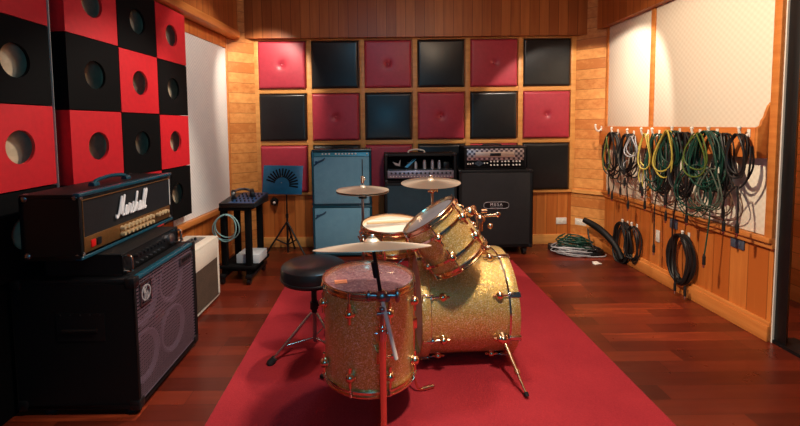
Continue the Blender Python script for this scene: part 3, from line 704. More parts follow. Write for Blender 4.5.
b = MB(); b.prism([(-.28, .215), (-.22, .195), (-.2, .24), (-.205, .17), (-.25, .18)], .002, .004, 'y'); b.build('window_badge', 'grey_ink', E1)
b = MB(); b.tube(bez([(-.115, .13, .296), (-.10, .13, .318), (-.03, .13, .33), (.04, .13, .318), (.055, .13, .296)], 6), .008); b.build('handle', 'cream_tolex', E1)
corners(E1, .715, .27, .295, .03, .006)
# black half stack at right
C2 = cabinet('speaker_cabinet', 'large black speaker cabinet with oval name plate at the right end of the back line', (1.168, 4.06, .085), .735, .35, .785, None, .026)
b = MB(); b.box((-.342, -.002, .027), (.342, .018, .757)); b.build('grille', 'dark_cloth', C2, .006)
corners(C2, .735, .35, .785, .034, .008)
pl = MB(); n = 40; P = []
for i in range(n):
    a = 2*PI*i/n; c, s = math.cos(a), math.sin(a); P.append((math.copysign(abs(c)**.45, c)*.125, math.copysign(abs(s)**.6, s)*.034))
pl.tube([(x, -.006, z) for x, z in P], .0035, 6, closed=True); o = pl.build('name_plate', 'grey_ink', C2, loc=(.005, 0, .43))
b = MB(); b.prism([(x*.97, z*.95) for x, z in P], -.004, -.001, 'y'); b.build('plate_backing', 'black_plastic', o)
text_mesh('lettering', 'MESA', .040, 'pale_ink', o, (0, -.0045, .007), (rad(90), 0, 0), .0012, 0, 1.45)
text_mesh('small_lettering', 'ENGINEERING', .0155, 'grey_ink', o, (0, -.0045, -.020), (rad(90), 0, 0), .0012, 0, 1.35)
for x in (-.3, .3):
    for y in (.05, .3):
        b = MB(); b.cyl((x-.016, y, -.047), (x+.016, y, -.047), .037, n=18); b.box((x-.026, y-.02, -.04), (x-.018, y+.02, .002)); b.box((x+.018, y-.02, -.04), (x+.026, y+.02, .002)); b.box((x-.03, y-.03, -.008), (x+.03, y+.03, .001)); b.build('caster', 'black_plastic', C2)
C1 = cabinet('amplifier_head', 'black amplifier head with silver diamond plate front on the large black cabinet', (1.168, 4.08, .8705), .62, .26, .235, None, .02, cat='amplifier head')
b = MB(); b.box((-.29, .002, .022), (.29, .02, .213)); b.build('front_panel', 'black_box', C1)
b = MB(); b.box((-.285, -.002, .095), (.285, .004, .21)); b.build('diamond_plate', 'diamond', C1, .001)
b = MB(); b.box((-.2, -.006, .125), (.19, -.001, .178)); b.build('silver_plate', plain('brushed silver plate', (206, 180, 164), .35, .6, noise=.06), C1, .006)
b = MB(); b.box((-.055, -.009, .138), (.055, -.0055, .166)); b.build('badge', 'black_plastic', C1, .004)
knobs(C1, 'white_plastic', [(-.045+i*.033+(.012 if i > 2 else 0)+(.012 if i > 5 else 0), .001, z) for i in range(9) for z in (.082, .047)], .008, .014)
knobs(C1, 'white_plastic', [(-.275, .001, .06), (-.25, .001, .06), (-.225, .001, .066), (-.11, .001, .066), (-.08, .001, .066)], .007, .012, name='switch')
b = MB(); b.prism([(-.215, .065), (-.17, .092), (-.16, .092), (-.115, .065), (-.16, .036), (-.17, .036)], -.002, .003, 'y'); b.build('jewel_plate', 'chrome', C1)
b = MB(); b.box((-.31, -.001, .226), (.31, .002, .236)); b.build('top_trim', 'steel', C1)
b = MB(); b.tube(bez([(-.1, .13, .235), (-.08, .13, .246), (0, .13, .25), (.08, .13, .246), (.1, .13, .235)], 6), .007); b.build('handle', 'rubber', C1)

# ------------------------------------------------------------------ left amplifiers (fronts face +X)
# local frame: rotate 90deg so that local -Y -> +X
RZ = rad(90)
G = cabinet('bass_cabinet', 'big black bass speaker cabinet with metal mesh grille on the floor at left', (-1.115, 2.125, .03), .615, .56, .615, None, .022, rz=RZ)
b = MB(); b.box((-.283, .004, .026), (.283, .012, .590)); gr = b.build('grille', 'grille', G); gr.rotation_euler = (0, 0, 0)
gk = NT('fine mesh grille'); tc = gk.n('ShaderNodeTexCoord'); sp_ = gk.n('ShaderNodeSeparateXYZ'); gk.l(tc.outputs['Object'], sp_.inputs[0])
a_ = gk.math('ABSOLUTE', gk.math('SINE', gk.math('MULTIPLY', sp_.outputs[0], PI/.03))); b_ = gk.math('ABSOLUTE', gk.math('SINE', gk.math('MULTIPLY', sp_.outputs[2], PI/.0175)))
h_ = gk.math('MAXIMUM', gk.math('GREATER_THAN', a_, .98), gk.math('GREATER_THAN', b_, .86))
gk.set(**{'Base Color': gk.mix(h_, srgb(26, 22, 26), srgb(122, 102, 115)), 'Metallic': gk.math('MULTIPLY', h_, .4), 'Roughness': .4, 'Alpha': gk.math('ADD', .03, gk.math('MULTIPLY', h_, .94))}); gk.bump(h_, .5, .003)
gr.data.materials.clear(); gr.data.materials.append(gk.m)
b = MB(); b.box((-.305, -.003, .596), (.305, .03, .617)); b.build('top_edge', 'tolex_teal_sheen', G, .006, 3)  # strip added to carry the painted teal glint along the top edge
b = MB(); b.box((-.29, .07, .022), (.29, .085, .593)); b.build('baffle', 'black_box', G)
cone = None
for x in (-.14, .14):
    for z in (.165, .45):
        if cone is None:
            b = MB(); b.lathe([(.128, -.002), (.128, .012), (.118, .014), (.11, .006), (.045, -.035), (.04, -.02), (.03, -.012), (0, -.008)], 36, (0, 0, 0), (0, -1, 0)); cone = b.build('speaker_cone', plain('grey purple paper cone', (150, 134, 158), .4, noise=.1), G, loc=(x, .069, z))
        else: inst(cone, G, (x, .069, z))
b = MB(); b.lathe([(.05, 0), (.05, .01), (.03, .02), (.012, .008), (0, .024)], 24, (0, .068, .307), (0, -1, 0)); b.build('tweeter', 'chrome', G)
b = MB(); b.box((-.262, -.004, .465), (-.172, .003, .470)); b.box((-.262, -.004, .565), (-.172, .003, .572)); b.box((-.262, -.004, .465), (-.257, .003, .57)); b.box((-.177, -.004, .465), (-.172, .003, .57)); bd = b.build('badge', 'steel', G)
b = MB(); b.lathe([(.032, 0), (.038, 0), (.038, .003), (.032, .003)], 30, (-.217, -.001, .518), (0, -1, 0), True); b.lathe([(0, 0), (.012, 0), (.012, .003), (0, .003)], 16, (-.226, -.001, .528), (0, -1, 0)); b.box((-.219, -.004, .48), (-.214, -.001, .556)); b.box((-.209, -.004, .490), (-.201, -.001, .52)); b.box((-.232, -.004, .49), (-.226, -.001, .515)); b.build('emblem', 'grey_ink', bd)
b = MB(); b.box((.125, -.004, .528), (.262, .002, .532)); b.box((.125, -.004, .562), (.262, .002, .567)); b.box((.125, -.003, .532), (.262, .001, .562)); o = b.build('name_plate', 'steel', G)
b = MB(); b.box((0, -.006, 0), (.012, -.002, .02)); repeat('marking', 'black_plastic', o, b, [(.145+i*.022, 0, .537) for i in range(5)])
corners(G, .615, .56, .615, .045, .01)
b = MB(); b.box((-.309, .14, .33), (-.3065, .36, .46)); hp = b.build('handle_plate', 'black_plastic', G)
b = MB(); b.cyl((-.314, .17, .38), (-.314, .33, .38), .008); b.build('handle', 'black_metal', hp)
b = MB(); b.sphere((0, 0, 0), .004, 8); repeat('rivet', 'black_metal', hp, b, [(-.309, .16+i*.045, .452) for i in range(5)])
feet(G, .03, 0.033, [(x, y, -.03) for x in (-.26, .26) for y in (.06, .44)])
# bass amp in rack case
B = cabinet('bass_amplifier', 'slim black rack amplifier between the gold fronted head and the bass cabinet', (-1.185, 2.115, .6455), .52, .36, .104, None, .008, cat='amplifier', rz=RZ)
b = MB(); b.box((-.25, .002, .008), (.25, .016, .096)); b.build('front_panel', 'black_metal', B, .002)
knobs(B, 'black_plastic', [(-.16+i*.032, .001, .066) for i in range(9)], .009, .018)
knobs(B, 'steel', [(-.15+i*.04, .001, .028) for i in range(7)], .0045, .010, name='switch')
b = MB(); b.lathe([(.03, 0), (.028, .012), (.015, .02), (0, .02)], 20, (.175, .001, .055), (0, -1, 0)); b.build('master_knob', 'steel', B)
for x in (-.238, .238):
    b = MB(); b.tube(bez([(x, .002, .015), (x, -.028, .018), (x, -.032, .052), (x, -.028, .085), (x, .002, .09)], 5), .006); b.build('rack_handle', 'chrome', B)
# guitar head
H_ = cabinet('amplifier_head', 'black guitar amplifier head with white script name and gold control panel', (-1.30, 2.155, .751), .795, .26, .294, None, .02, cat='amplifier head', rz=RZ)
b = MB(); b.box((-.377, .006, .02), (.377, .02, .274)); b.build('front_panel', plain('black levant front', (24, 25, 28), .5, noise=.15, bump=.2), H_)
b = MB(); b.box((-.37, .001, .026), (.37, .010, .096)); b.build('control_panel', 'gold_panel', H_, .002)
b = MB(); b.cyl((-.377, .002, .262), (.377, .002, .262), .003, n=8); b.cyl((-.373, .002, .03), (-.373, .002, .26), .0025, n=8); b.build('gold_piping', 'gold_panel', H_)
b = MB(); b.cyl((.373, .002, .1), (.373, .002, .26), .003, n=8); b.build('white_piping', 'white_plastic', H_)
knobs(H_, 'knob_gold', [(-.11+i*.033, .001, z) for i in range(9) for z in (.075, .045)]+[(.22+i*.033, .001, .07) for i in range(4)], .011, .020)
b = MB(); b.box((-.335, -.004, .042), (-.305, .003, .076)); b.build('power_switch', 'red_led', H_, .003)
b = MB(); b.box((-.296, -.004, .042), (-.266, .003, .076)); b.build('standby_switch', 'black_plastic', H_, .003)
b = MB(); b.box((-.3975, -.004, .278), (.3975, .03, .297)); b.build('top_edge', 'tolex_teal_sheen', H_, .006, 3)
b = MB(); b.box((-.3975, -.004, .0), (.3975, .03, .018)); b.build('bottom_edge', 'tolex_teal_sheen', H_, .006, 3)
b = MB(); b.sphere((0, 0, 0), .021, 12); repeat('corner_cap', 'steel', H_, b, [(x, y, z) for x in (-.379, .379) for y in (.018, .242) for z in (.02, .276)])
b = MB(); b.tube(bez([(-.13, .115, .296), (-.11, .115, .318), (0, .115, .328), (.11, .115, .318), (.13, .115, .296)], 8), .010); b.cyl((-.15, .115, .298), (-.11, .115, .298), .016); b.cyl((.11, .115, .298), (.15, .115, .298), .016); b.build('handle', 'tolex_teal_sheen', H_)
# script lettering
def script(parent, ox, oz, s):
    T = {}
    strokes = [
     [(-.12, .16), (-.10, .02), (.02, .0), (.14, .25), (.24, .75), (.30, 1.0), (.31, .6), (.33, .12), (.42, .5), (.58, 1.02), (.55, .5), (.54, .1), (.60, .02), (.68, .10)],
     [(.98, .42), (.86, .46), (.78, .25), (.80, .04), (.90, .06), (.98, .3), (1.0, .46), (.98, .12), (1.04, .02), (1.12, .14)],
     [(1.12, .14), (1.16, .40), (1.18, .52), (1.24, .44), (1.34, .46), (1.32, .14), (1.38, .02), (1.46, .1)],
     [(1.46, .1), (1.58, .40), (1.62, .54), (1.64, .38), (1.72, .16), (1.66, .02), (1.54, .03)],
     [(1.66, .02), (1.82, .14), (1.96, .6), (2.02, .96), (1.96, .98), (1.92, .5), (1.90, .02), (1.98, .3), (2.08, .44), (2.14, .36), (2.12, .1), (2.2, .02), (2.26, .1)],
     [(2.54, .42), (2.42, .46), (2.34, .25), (2.36, .04), (2.46, .06), (2.54, .3), (2.56, .46), (2.54, .12), (2.60, .02), (2.68, .14)],
     [(2.68, .14), (2.82, .6), (2.90, .98), (2.84, 1.02), (2.78, .6), (2.78, .1), (2.84, .02), (2.92, .14)],
     [(2.92, .14), (3.06, .6), (3.14, .98), (3.08, 1.02), (3.02, .6), (3.02, .1), (3.1, .02), (3.2, .12)]]
    b = MB()
    for st in strokes:
        P = bez([(ox+(x+.25*y)*s*.78, -.003, oz+y*s) for x, y in st], 6); b.tube(P, s*.05, 6)
    return b.build('lettering', 'white_ink', parent)
script(H_, -.145, .135, .100)
# cream combo
K = cabinet('combo_amplifier', 'small cream combo amplifier with brown grille behind the bass cabinet', (-1.255, 2.87, .02), .52, .25, .47, None, .018, 'cream_tolex', 'amplifier', RZ-.02)
b = MB(); b.box((-.24, .003, .02), (.24, .018, .31)); b.build('grille', 'brown_cloth', K)
b = MB(); b.box((-.242, -.002, .31), (.242, .02, .455)); b.build('upper_panel', 'cream_tolex', K, .004)
b = MB(); b.box((-.2, .07, .4695), (.2, .17, .473)); cp = b.build('control_panel', 'steel', K)
knobs(K, 'black_plastic', [(-.16+i*.05, .12, .473) for i in range(7)], .010, .016, (0, 0, 1))
b = MB(); b.tube(bez([(-.12, .205, .47), (-.09, .205, .50), (0, .205, .51), (.09, .205, .50), (.12, .205, .47)], 6), .008); b.build('handle', 'c_tan', K)
feet(K, .016, 0.022, [(x, y, -.02) for x in (-.22, .22) for y in (.03, .22)])

# ------------------------------------------------------------------ rolling stand, mixer, headphones
D_ = thing('rolling_stand', 'black rolling equipment stand in front of the left corner', 'stand', (-1.20, 3.56, 0), rad(-4))
b = MB(); b.box((-.135, -.17, .625), (.135, .17, .655)); b.build('top_shelf', 'black_box', D_, .004)
for x in (-.105, .105):
    for y in (-.135, .135):
        b = MB(); b.box((x-.024, y-.024, .07), (x+.024, y+.024, .625)); b.build('post', 'black_box', D_, .004)
b = MB(); b.box((-.14, -.18, .13), (.17, .18, .155)); b.build('lower_shelf', 'black_box', D_, .004)
b = MB(); b.box((-.14, -.2, .055), (-.09, .2, .085)); b.box((.09, -.2, .055), (.14, .2, .085)); b.box((-.09, -.03, .06), (.09, .03, .08)); b.box((-.115, -.15, .085), (-.10, .15, .1305)); b.build('base_rail', 'black_metal', D_, .004)
for x in (-.115, .115):
    for y in (-.17, .17):
        b = MB(); b.cyl((x-.012, y, .027), (x+.012, y, .027), .027, n=16); b.box((x-.018, y-.01, .03), (x+.018, y+.01, .06)); b.build('caster', 'black_plastic', D_)
X_ = thing('mixer', 'black mixer, blue light painted on its top, lying tilted on the rolling stand', 'mixer', (-1.185, 3.54, .6555), rad(-6))
b = MB(); b.prism([(-.16, 0), (.16, 0), (.16, .075), (-.16, .035)], -.14, .17, 'x'); b.build('case', 'black_plastic', X_, .005)
b = MB(); b.prism([(-.15, .0365), (.15, .0745), (.15, .077), (-.15, .039)], -.06, .16, 'x'); b.build('panel', 'mixer_blue_sheen', X_)
knobs(X_, 'black_plastic', [(-.04+i*.036, -.11+j*.065, .0435+.0082*j) for i in range(6) for j in range(4)], .007, .014, (0, -.1, 1))
W_ = thing('headphones', 'black over-ear headphones lying on the mixer', 'headphones', (-1.17, 3.50, .722), rad(15))
b = MB(); P = [(.075*math.cos(a), 0, .055+.085*math.sin(a)) for a in [PI*i/16 for i in range(17)]]; b.tube(P, .009, 8); b.build('headband', 'black_plastic', W_)
W_.scale = (1.1, 1.1, 1.1); W_.rotation_euler = (rad(-72), 0, rad(20))
for s in (-1, 1):
    b = MB(); b.lathe([(0, -.018), (.038, -.018), (.044, -.008), (.044, .008), (.034, .016), (0, .014)], 22, (s*.072, 0, .045), (s, 0, 0)); b.build('ear_cup', 'black_plastic', W_)
b = MB(); b.tube(P[3:14], .0095, 8); o = b.build('band_trim', 'steel', W_); o.scale = (.985, 1, .985); o.location = (0, -.004, .003)
# things on the lower shelf
b = MB(); b.box((-.075, -.1, 0), (.125, .1, .075)); o = b.build('white_box', 'paper', None, .003, loc=(-1.15, 3.56, .1555)); o.rotation_euler = (0, 0, rad(-4)); tag(o, 'flat white box on the lower shelf of the rolling stand', 'box')

# ------------------------------------------------------------------ cable helper
def coil(mb, c, w, h, loops, r, spread=.05, plane='yz', jit=.02, tear=.25, lean=0., var=1.):
    c = Vector(c); pts = []; N = 26
    for k in range(loops):
        ww = w*(1+var*random.uniform(-.16, .12)); hh = h*(1+var*random.uniform(-.14, .10)); dx = (k/(max(1, loops-1))-.5)*spread+random.uniform(-.006, .006); dy = var*random.uniform(-jit, jit); ph = var*random.uniform(-.12, .12)
        for i in range(N):
            a = 2*PI*i/N+PI*0
            y = ww/2*math.sin(a+ph)*(1-tear*math.cos(a)); z = hh/2*(math.cos(a)-1)*1.0
            x = dx+(spread/max(1, loops))*i/N+.012*math.sin(a*2+k)
            p = Vector((x, y+dy+lean*z, z))
            if plane == 'xy': p = Vector((y, z+h/2, x))
            elif plane == 'xz': p = Vector((y, x, z))
            pts.append(c+p)
    mb.tube(pts, r, 6)
def plug(parent, p, d=(0, 0, -1), mat='c_black'):
    p = Vector(p); d = Vector(d).normalized(); b = MB(); b.cyl(p, p+d*.055, .010, .010, 10); b.cyl(p-d*.02, p, .005, .009, 10); o = b.build('plug', mat, parent)
    t = MB(); t.cyl(p+d*.055, p+d*.075, .008, .007, 10); t.build('plug_tip', 'chrome', o)
def tail(parent_mb, P, r): parent_mb.tube(bez(P, 8), r, 6)
def cable(name, label, mat, c, w, h, loops, r=.0048, spread=.06, tails=(), group='coiled cables on the right wall', **kw):
    mb = MB(); coil(mb, c, w, h, loops, r, spread, **kw)
    for t in tails: tail(mb, t, r*.85)
    o = mb.build(name, mat); tag(o, label, 'cable', group)
    for t in tails: plug(o, t[-1])
    return o
# coil hanging on the rolling stand front
mb = MB(); random.seed(3); coil(mb, (-1.275, 3.36, .60), .20, .225, 3, .0048, .02, 'xz', .006, .08)
tag(mb.build('hanging_cable', 'c_teal'), 'pale teal cable loop hanging on the front of the rolling stand', 'cable')
mb = MB(); mb.cyl((-1.275, 3.345, .596), (-1.275, 3.42, .596), .006)
o = mb.build('hook', 'black_metal', D_); o.parent = None; bpy.context.view_layer.update()
o.parent = D_; o.matrix_parent_inverse = (Matrix.Translation(D_.location) @ Matrix.Rotation(rad(-4), 4, 'Z')).inverted()
# wall jack
Q = thing('wall_jack', 'small round black wall fitting with white centre beside the music stand', 'wall fitting', (-1.145, 4.449, .505))
b = MB(); b.lathe([(.045, 0), (.045, .008), (.032, .03), (0, .032)], 22, (0, 0, 0), (0, -1, 0)); b.build('base', 'black_plastic', Q)
b = MB(); b.sphere((.008, -.034, -.008), .016, 12); b.build('centre', 'white_plastic', Q)

# ------------------------------------------------------------------ music stand
U = thing('music_stand', 'black music stand with slotted black desk tinted with painted blue light in front of the back wall', 'music stand', (-.935, 4.12, 0))
b = MB(); b.cyl((0, 0, .04), (0, 0, .42), .011); b.cyl((0, 0, .42), (0, 0, .70), .008); b.cyl((0, 0, .40), (0, 0, .44), .015); b.build('pole', 'black_metal', U)
for a in (rad(195), rad(-28), rad(85)):
    d = Vector((math.cos(a), math.sin(a), 0)); b = MB(); b.cyl((0, 0, .36), d*.235+Vector((0, 0, .014)), .0095); b.cyl((0, 0, .12), d*.12+Vector((0, 0, .19)), .007); lg = b.build('leg', 'black_metal', U)
    b = MB(); b.sphere(d*.235+Vector((0, 0, .0145)), .014, 10); b.build('rubber_foot', 'rubber', lg)
MT = Matrix.Translation((-.03, -.02, .79)) @ Matrix.Rotation(rad(-14), 4, 'X') @ Matrix.Rotation(rad(1.5), 4, 'Y')
dk = MB()
# desk plate as ring-sector with slots: build by thin bars over a plate
dk.box((-.2, -.004, -.145), (.2, 0, .145), MT); dk.box((-.2, -.05, -.149), (.2, 0, -.144), MT); desk = dk.build('desk', 'desk_blue_sheen', U, .003)
sl = MB()
for i in range(15):
    a = rad(-8+i*12.2); 
    m = MT @ Matrix.Translation((-.005, -.0048, -.05)) @ Matrix.Rotation(-a, 4, 'Y')
    sl.box((.075, -.0012, -.008), (.165, .0012, .008), m)
sl.build('slot', 'black_box', desk)
b = MB(); b.sphere(MT @ Vector((-.01, -.006, .035)), .006, 8); b.sphere(MT @ Vector((-.01, -.006, -.03)), .006, 8); b.build('screw', 'steel', desk)
b = MB(); b.cyl((0, .01, .69), MT @ Vector((0, .004, -.02)), .010); b.build('tilt_joint', 'black_metal', U)

# ------------------------------------------------------------------ right wall: cable shelf, hooks, cables
CB = thing('cable_rail', 'pine cable rail with scalloped end bracket on the right wall', 'shelf', (2.26, 3.29, 1.105))
b = MB(); b.box((-.0, -.83, 0), (.018, .90, .185)); b.build('front_board', wood('pine rail face', (192, 104, 44), (220, 138, 70), 9., 'z', 'y', .4, 0, .2), CB, .003)
b = MB(); pr = [(.0, 0), (.09, 0), (.09, .36), (.082, .355), (.074, .325), (.062, .315), (.052, .285), (.04, .245), (.026, .225), (.018, .195), (0, .185)]
b.prism(pr, -.848, -.832, 'y'); b.build('end_bracket', 'pine_trimy', CB, .002)
b = MB(); b.box((.018, -.83, .0), (.09, .90, .016)); b.build('under_board', 'pine_trimy', CB)
def hook(x, y, z, label, out=.05):
    h = thing('wall_hook', label, 'hook', (x, y, z), 0, 'white wall hooks')
    b = MB(); b.box((-.006, -.011, -.02), (0, .011, .03)); b.build('plate', 'white_plastic', h, .003)
    b = MB(); b.tube(bez([(-.003, 0, .0), (-out*.6, 0, -.022), (-out, 0, -.01), (-out-.012, 0, .02), (-out-.012, 0, .035)], 6), .008, 8); b.sphere((-out-.012, 0, .038), .012, 8); b.build('arm', 'white_plastic', h)
X0 = 2.26
hooks = [(2.26, 4.150, 1.265, 'bare white hook at the far corner end of the cable rail'), (2.26, 3.862, 1.235, 'white hook behind the farthest black coil'), (2.26, 3.620, 1.225, 'white hook holding the second black coil'),
  (2.26, 3.427, 1.235, 'white hook between black coil and yellow coil'), (2.26, 3.291, 1.235, 'white hook holding the narrow yellow coil'), (2.26, 3.069, 1.25, 'white hook holding the big yellow loop'),
  (2.26, 2.875, 1.245, 'white hook left of the big green coil'), (2.26, 2.730, 1.25, 'white hook holding the big green coil'), (2.26, 2.497, 1.25, 'white hook holding the nearest black cable')]
for x, y, z, l in hooks: hook(x, y, z, l)
for x, y, z, l in [(2.349, 3.82, .37, 'low white hook holding the farther low black coil'), (2.349, 3.68, .375, 'low white hook holding the thin low black coil'), (2.349, 3.06, .46, 'low white hook holding the thick low black coil')]: hook(x, y, z, l, .04)
random.seed(11)
xc = 2.205; KY = .968
cable('coiled_cable', 'farthest black cable coil on the rail with long oval loops', 'c_black', (xc, 3.862, 1.235), .20, .40, 9, .006, .06, [[(xc, 3.853, .83), (xc+.01, 3.833, .74), (xc, 3.843, .66)], [(xc-.02, 3.872, .84), (xc-.02, 3.872, .76), (xc-.02, 3.862, .70)]])
cable('coiled_cable', 'slim green yellow cable hanging inside the farthest black coil', 'c_lime', (xc-.045, 3.853, 1.20), .08, .30, 1, .0045, .01)
cable('coiled_cable', 'second black cable coil from the corner with tangled lower loops', 'c_black', (xc, 3.620, 1.225), .19, .36, 8, .006, .06, [[(xc, 3.601, .87), (xc-.02, 3.582, .76), (xc, 3.591, .62)], [(xc-.03, 3.669, .9), (xc-.03, 3.707, .80), (xc-.02, 3.630, .78), (xc-.03, 3.601, .82)]])
cable('coiled_cable', 'small pale grey cable loop beside the second black coil', 'c_white', (xc-.06, 3.485, 1.21), .15, .19, 2, .0045, .02, [[(xc-.06, 3.524, 1.0), (xc-.07, 3.553, .97), (xc-.07, 3.543, .93)]])
cable('coiled_cable', 'narrow yellow cable coil with twisted lower end', 'c_yellow', (xc-.04, 3.330, 1.235), .12, .30, 2, .0055, .03, [[(xc-.04, 3.330, .94), (xc-.03, 3.359, .85), (xc-.04, 3.340, .78)], [(xc-.05, 3.359, .95), (xc-.05, 3.378, .88), (xc-.05, 3.349, .82)]])
cable('coiled_cable', 'dark green cable coil directly right of the narrow yellow coil', 'c_green', (xc, 3.238, 1.235), .16, .42, 7, .0055, .06)
cable('coiled_cable', 'black cable bundle behind the dark green coil', 'c_black', (xc+.02, 3.194, 1.20), .13, .42, 7, .006, .05, [[(xc+.02, 3.233, .79), (xc+.02, 3.272, .66), (xc+.015, 3.262, .33)]])
cable('coiled_cable', 'big bright yellow cable loop tilted over the black bundle', 'c_yellow', (xc-.05, 3.064, 1.265), .17, .33, 2, .0062, .015, lean=-.12)
cable('coiled_cable', 'dark green cable coil inside the big yellow loop', 'c_green', (xc-.01, 3.064, 1.26), .16, .28, 5, .0055, .04)
cable('coiled_cable', 'thick black cable bundle right of the big yellow loop', 'c_black', (xc, 2.962, 1.25), .15, .46, 10, .0065, .07, [[(xc-.01, 2.991, .8), (xc, 3.040, .5), (xc+.04, 3.049, .1)], [(xc, 2.923, .8), (xc-.01, 2.894, .72), (xc, 2.904, .66)], [(xc-.02, 3.059, .86), (xc-.02, 3.098, .8), (xc-.02, 3.098, .75)]])
cable('coiled_cable', 'big green cable coil with round loops near the end of the rail', 'c_green', (xc-.01, 2.730, 1.265), .23, .38, 12, .0055, .09, [[(xc, 2.710, .9), (xc, 2.701, .7), (xc-.02, 2.710, .42)]])
cable('coiled_cable', 'thin yellow green loop inside the big green coil', 'c_lime', (xc-.065, 2.754, 1.25), .17, .28, 2, .005, .01)
cable('coiled_cable', 'black cable coil behind the big green coil', 'c_black', (xc+.03, 2.652, 1.25), .10, .38, 5, .006, .03)
cable('coiled_cable', 'loose tangle of dark green cable below the thick black bundle', 'c_green', (xc-.01, 2.846, 1.03), .26, .34, 6, .004, .07, jit=.06)
cable('coiled_cable', 'loose tangle of grey green cable below the big green coil', plain('grey green cable', (84, 96, 84), .5), (xc-.03, 2.672, 1.02), .18, .27, 5, .004, .06, jit=.05)
cable('coiled_cable', 'brown cable loops drooping over the low cream panel', 'c_tan', (xc+.05, 2.768, .98), .34, .32, 3, .004, .04, jit=.08)
cable('coiled_cable', 'brown cable loops drooping below the dark green coil', 'c_tan', (xc+.05, 3.214, .94), .34, .28, 3, .004, .04, jit=.08)
cable('coiled_cable', 'thin dark cable loops drooping below the pale grey loop', 'c_tan', (xc+.03, 3.465, .99), .30, .24, 3, .004, .04, jit=.06)
mb = MB(); coil(mb, (xc-.01, 2.497, 1.25), .12, .26, 4, .0065, .03, tear=-.05, var=.6)
for s, zz in ((-1, .80), (1, .79)):
    for q in range(2):
        tail(mb, [(xc+.01*q, 2.497+s*.075, 1.18), (xc-.01+.02*q, 2.497+s*.085, 1.06), (xc, 2.497+s*.055, .97), (xc-.01, 2.497+s*.02, .92)], .006)
T1 = [(xc-.01, 2.502, .93), (xc-.02, 2.575, .82), (xc, 2.589, .68)]; T2 = [(xc-.01, 2.493, .93), (xc-.02, 2.468, .82), (xc-.02, 2.468, .70)]
tail(mb, T1, .0055); tail(mb, T2, .0055)
o = mb.build('coiled_cable', 'c_black'); tag(o, 'nearest black cable doubled over its hook with two dangling plugs', 'cable', 'coiled cables on the right wall'); plug(o, T1[-1]); plug(o, T2[-1])
# hanging single leads
for k, (y, z0, z1, l) in enumerate([(3.86, .95, .72, 'short thin black lead dangling between the two farthest coils'), (3.50, 1.0, .66, 'thin black lead dangling left of the narrow yellow coil'), (3.24, .9, .62, 'thin black lead dangling below the dark green coil'), (2.70, 1.05, .76, 'thin black lead with plug beside the nearest black cable')]):
    mb = MB(); y *= KY; P = [(2.238, y, 1.215), (2.215, y+.02, z0), (2.215, y-.01, (z0+z1)/2), (2.22, y, z1)]; tail(mb, P, .004); o = mb.build('hanging_lead', 'c_black'); tag(o, l, 'cable', 'single leads on the right wall'); plug(o, P[-1])
# low coils
xl_ = 2.295
cable('coiled_cable', 'farther black coil on the lower hooks, reaching the floor', 'c_black', (xl_, 3.82, .385), .21, .37, 10, .007, .05, group='coiled cables on the lower hooks', tear=.05, var=.7)
cable('coiled_cable', 'thin black coil on the lower hooks beside the farther coil', 'c_black', (xl_+.005, 3.67, .385), .16, .33, 5, .006, .03, group='coiled cables on the lower hooks', tear=.05, var=.7)
cable('coiled_cable', 'thick round black coil on the low hook nearest the doorway', 'c_black', (xl_-.01, 3.06, .475), .20, .37, 12, .0085, .045, group='coiled cables on the lower hooks', tear=.03, var=.35, tails=[[(xl_-.01, 3.0, .10), (xl_-.03, 2.98, .06), (xl_-.04, 2.96, .095)]])

# wall plates
def plate(x, y, z, w, h, mat, label, axis='x', rz=0):
    t = thing('wall_socket', label, 'socket', (x, y, z), rz)
    b = MB(); b.box((-w/2, -.009, -h/2), (w/2, 0, h/2)); b.build('plate', mat, t, .003)
    b = MB(); b.box((-w*.28, -.012, -h*.2), (-w*.08, -.008, h*.2)); b.box((w*.08, -.012, -h*.2), (w*.28, -.008, h*.2)); b.build('switch', mat, t, .001)
plate(2.0, 4.449, .257, .115, .072, 'white_plastic', 'left white wall socket low on the back wall')
plate(2.185, 4.385, .257, .115, .072, 'white_plastic', 'right white wall socket low in the right corner', rz=math.atan2(-.23, .245))
plate(2.349, 2.64, .53, .10, .066, 'blue_plate', 'slate blue wall plate under the ledge near the doorway', rz=-PI/2)
plate(2.349, 3.22, .52, .08, .08, 'blue_plate', 'grey blue wall plate under the ledge beside the long hanging lead', rz=-PI/2)
plate(2.349, 3.40, .37, .045, .10, 'white_plastic', 'slim white wall plate between the low coils', rz=-PI/2)

# ------------------------------------------------------------------ floor cable pile, bag, adapter, tag
random.seed(5)
mb = MB()
for k in range(7): coil(mb, (1.98+random.uniform(-.05, .05), 4.12+random.uniform(-.04, .04), .012+k*.010), .34*random.uniform(.7, 1.1), .24*random.uniform(.7, 1.1), 2, .005, .012, 'xy', .02, .1)
tail(mb, [(1.84, 4.1, .02), (2.0, 3.98, .012), (2.2, 3.96, .012), (2.26, 4.02, .012)], .005)
tag(mb.build('cable_pile', 'c_white'), 'loose pile of pale grey cable on the floor in the right corner', 'cable', 'cables on the floor')
mb = MB()
for k in range(6): coil(mb, (2.0+random.uniform(-.05, .05), 4.16+random.uniform(-.03, .03), .085+k*.008), .26*random.uniform(.7, 1.1), .2*random.uniform(.7, 1.1), 2, .006, .03, 'xy', .02, .1)
tag(mb.build('cable_pile', 'c_green'), 'dark green cable heaped on the pale cable pile in the right corner', 'cable', 'cables on the floor')
mb = MB()
for k in range(4): coil(mb, (2.13+random.uniform(-.03, .03), 4.12+random.uniform(-.03, .03), .012+k*.012), .26*random.uniform(.8, 1.1), .22*random.uniform(.8, 1.1), 2, .007, .012, 'xy', .02, .1)
tag(mb.build('cable_pile', 'c_black'), 'black cable coil on the floor right of the pale pile', 'cable', 'cables on the floor')
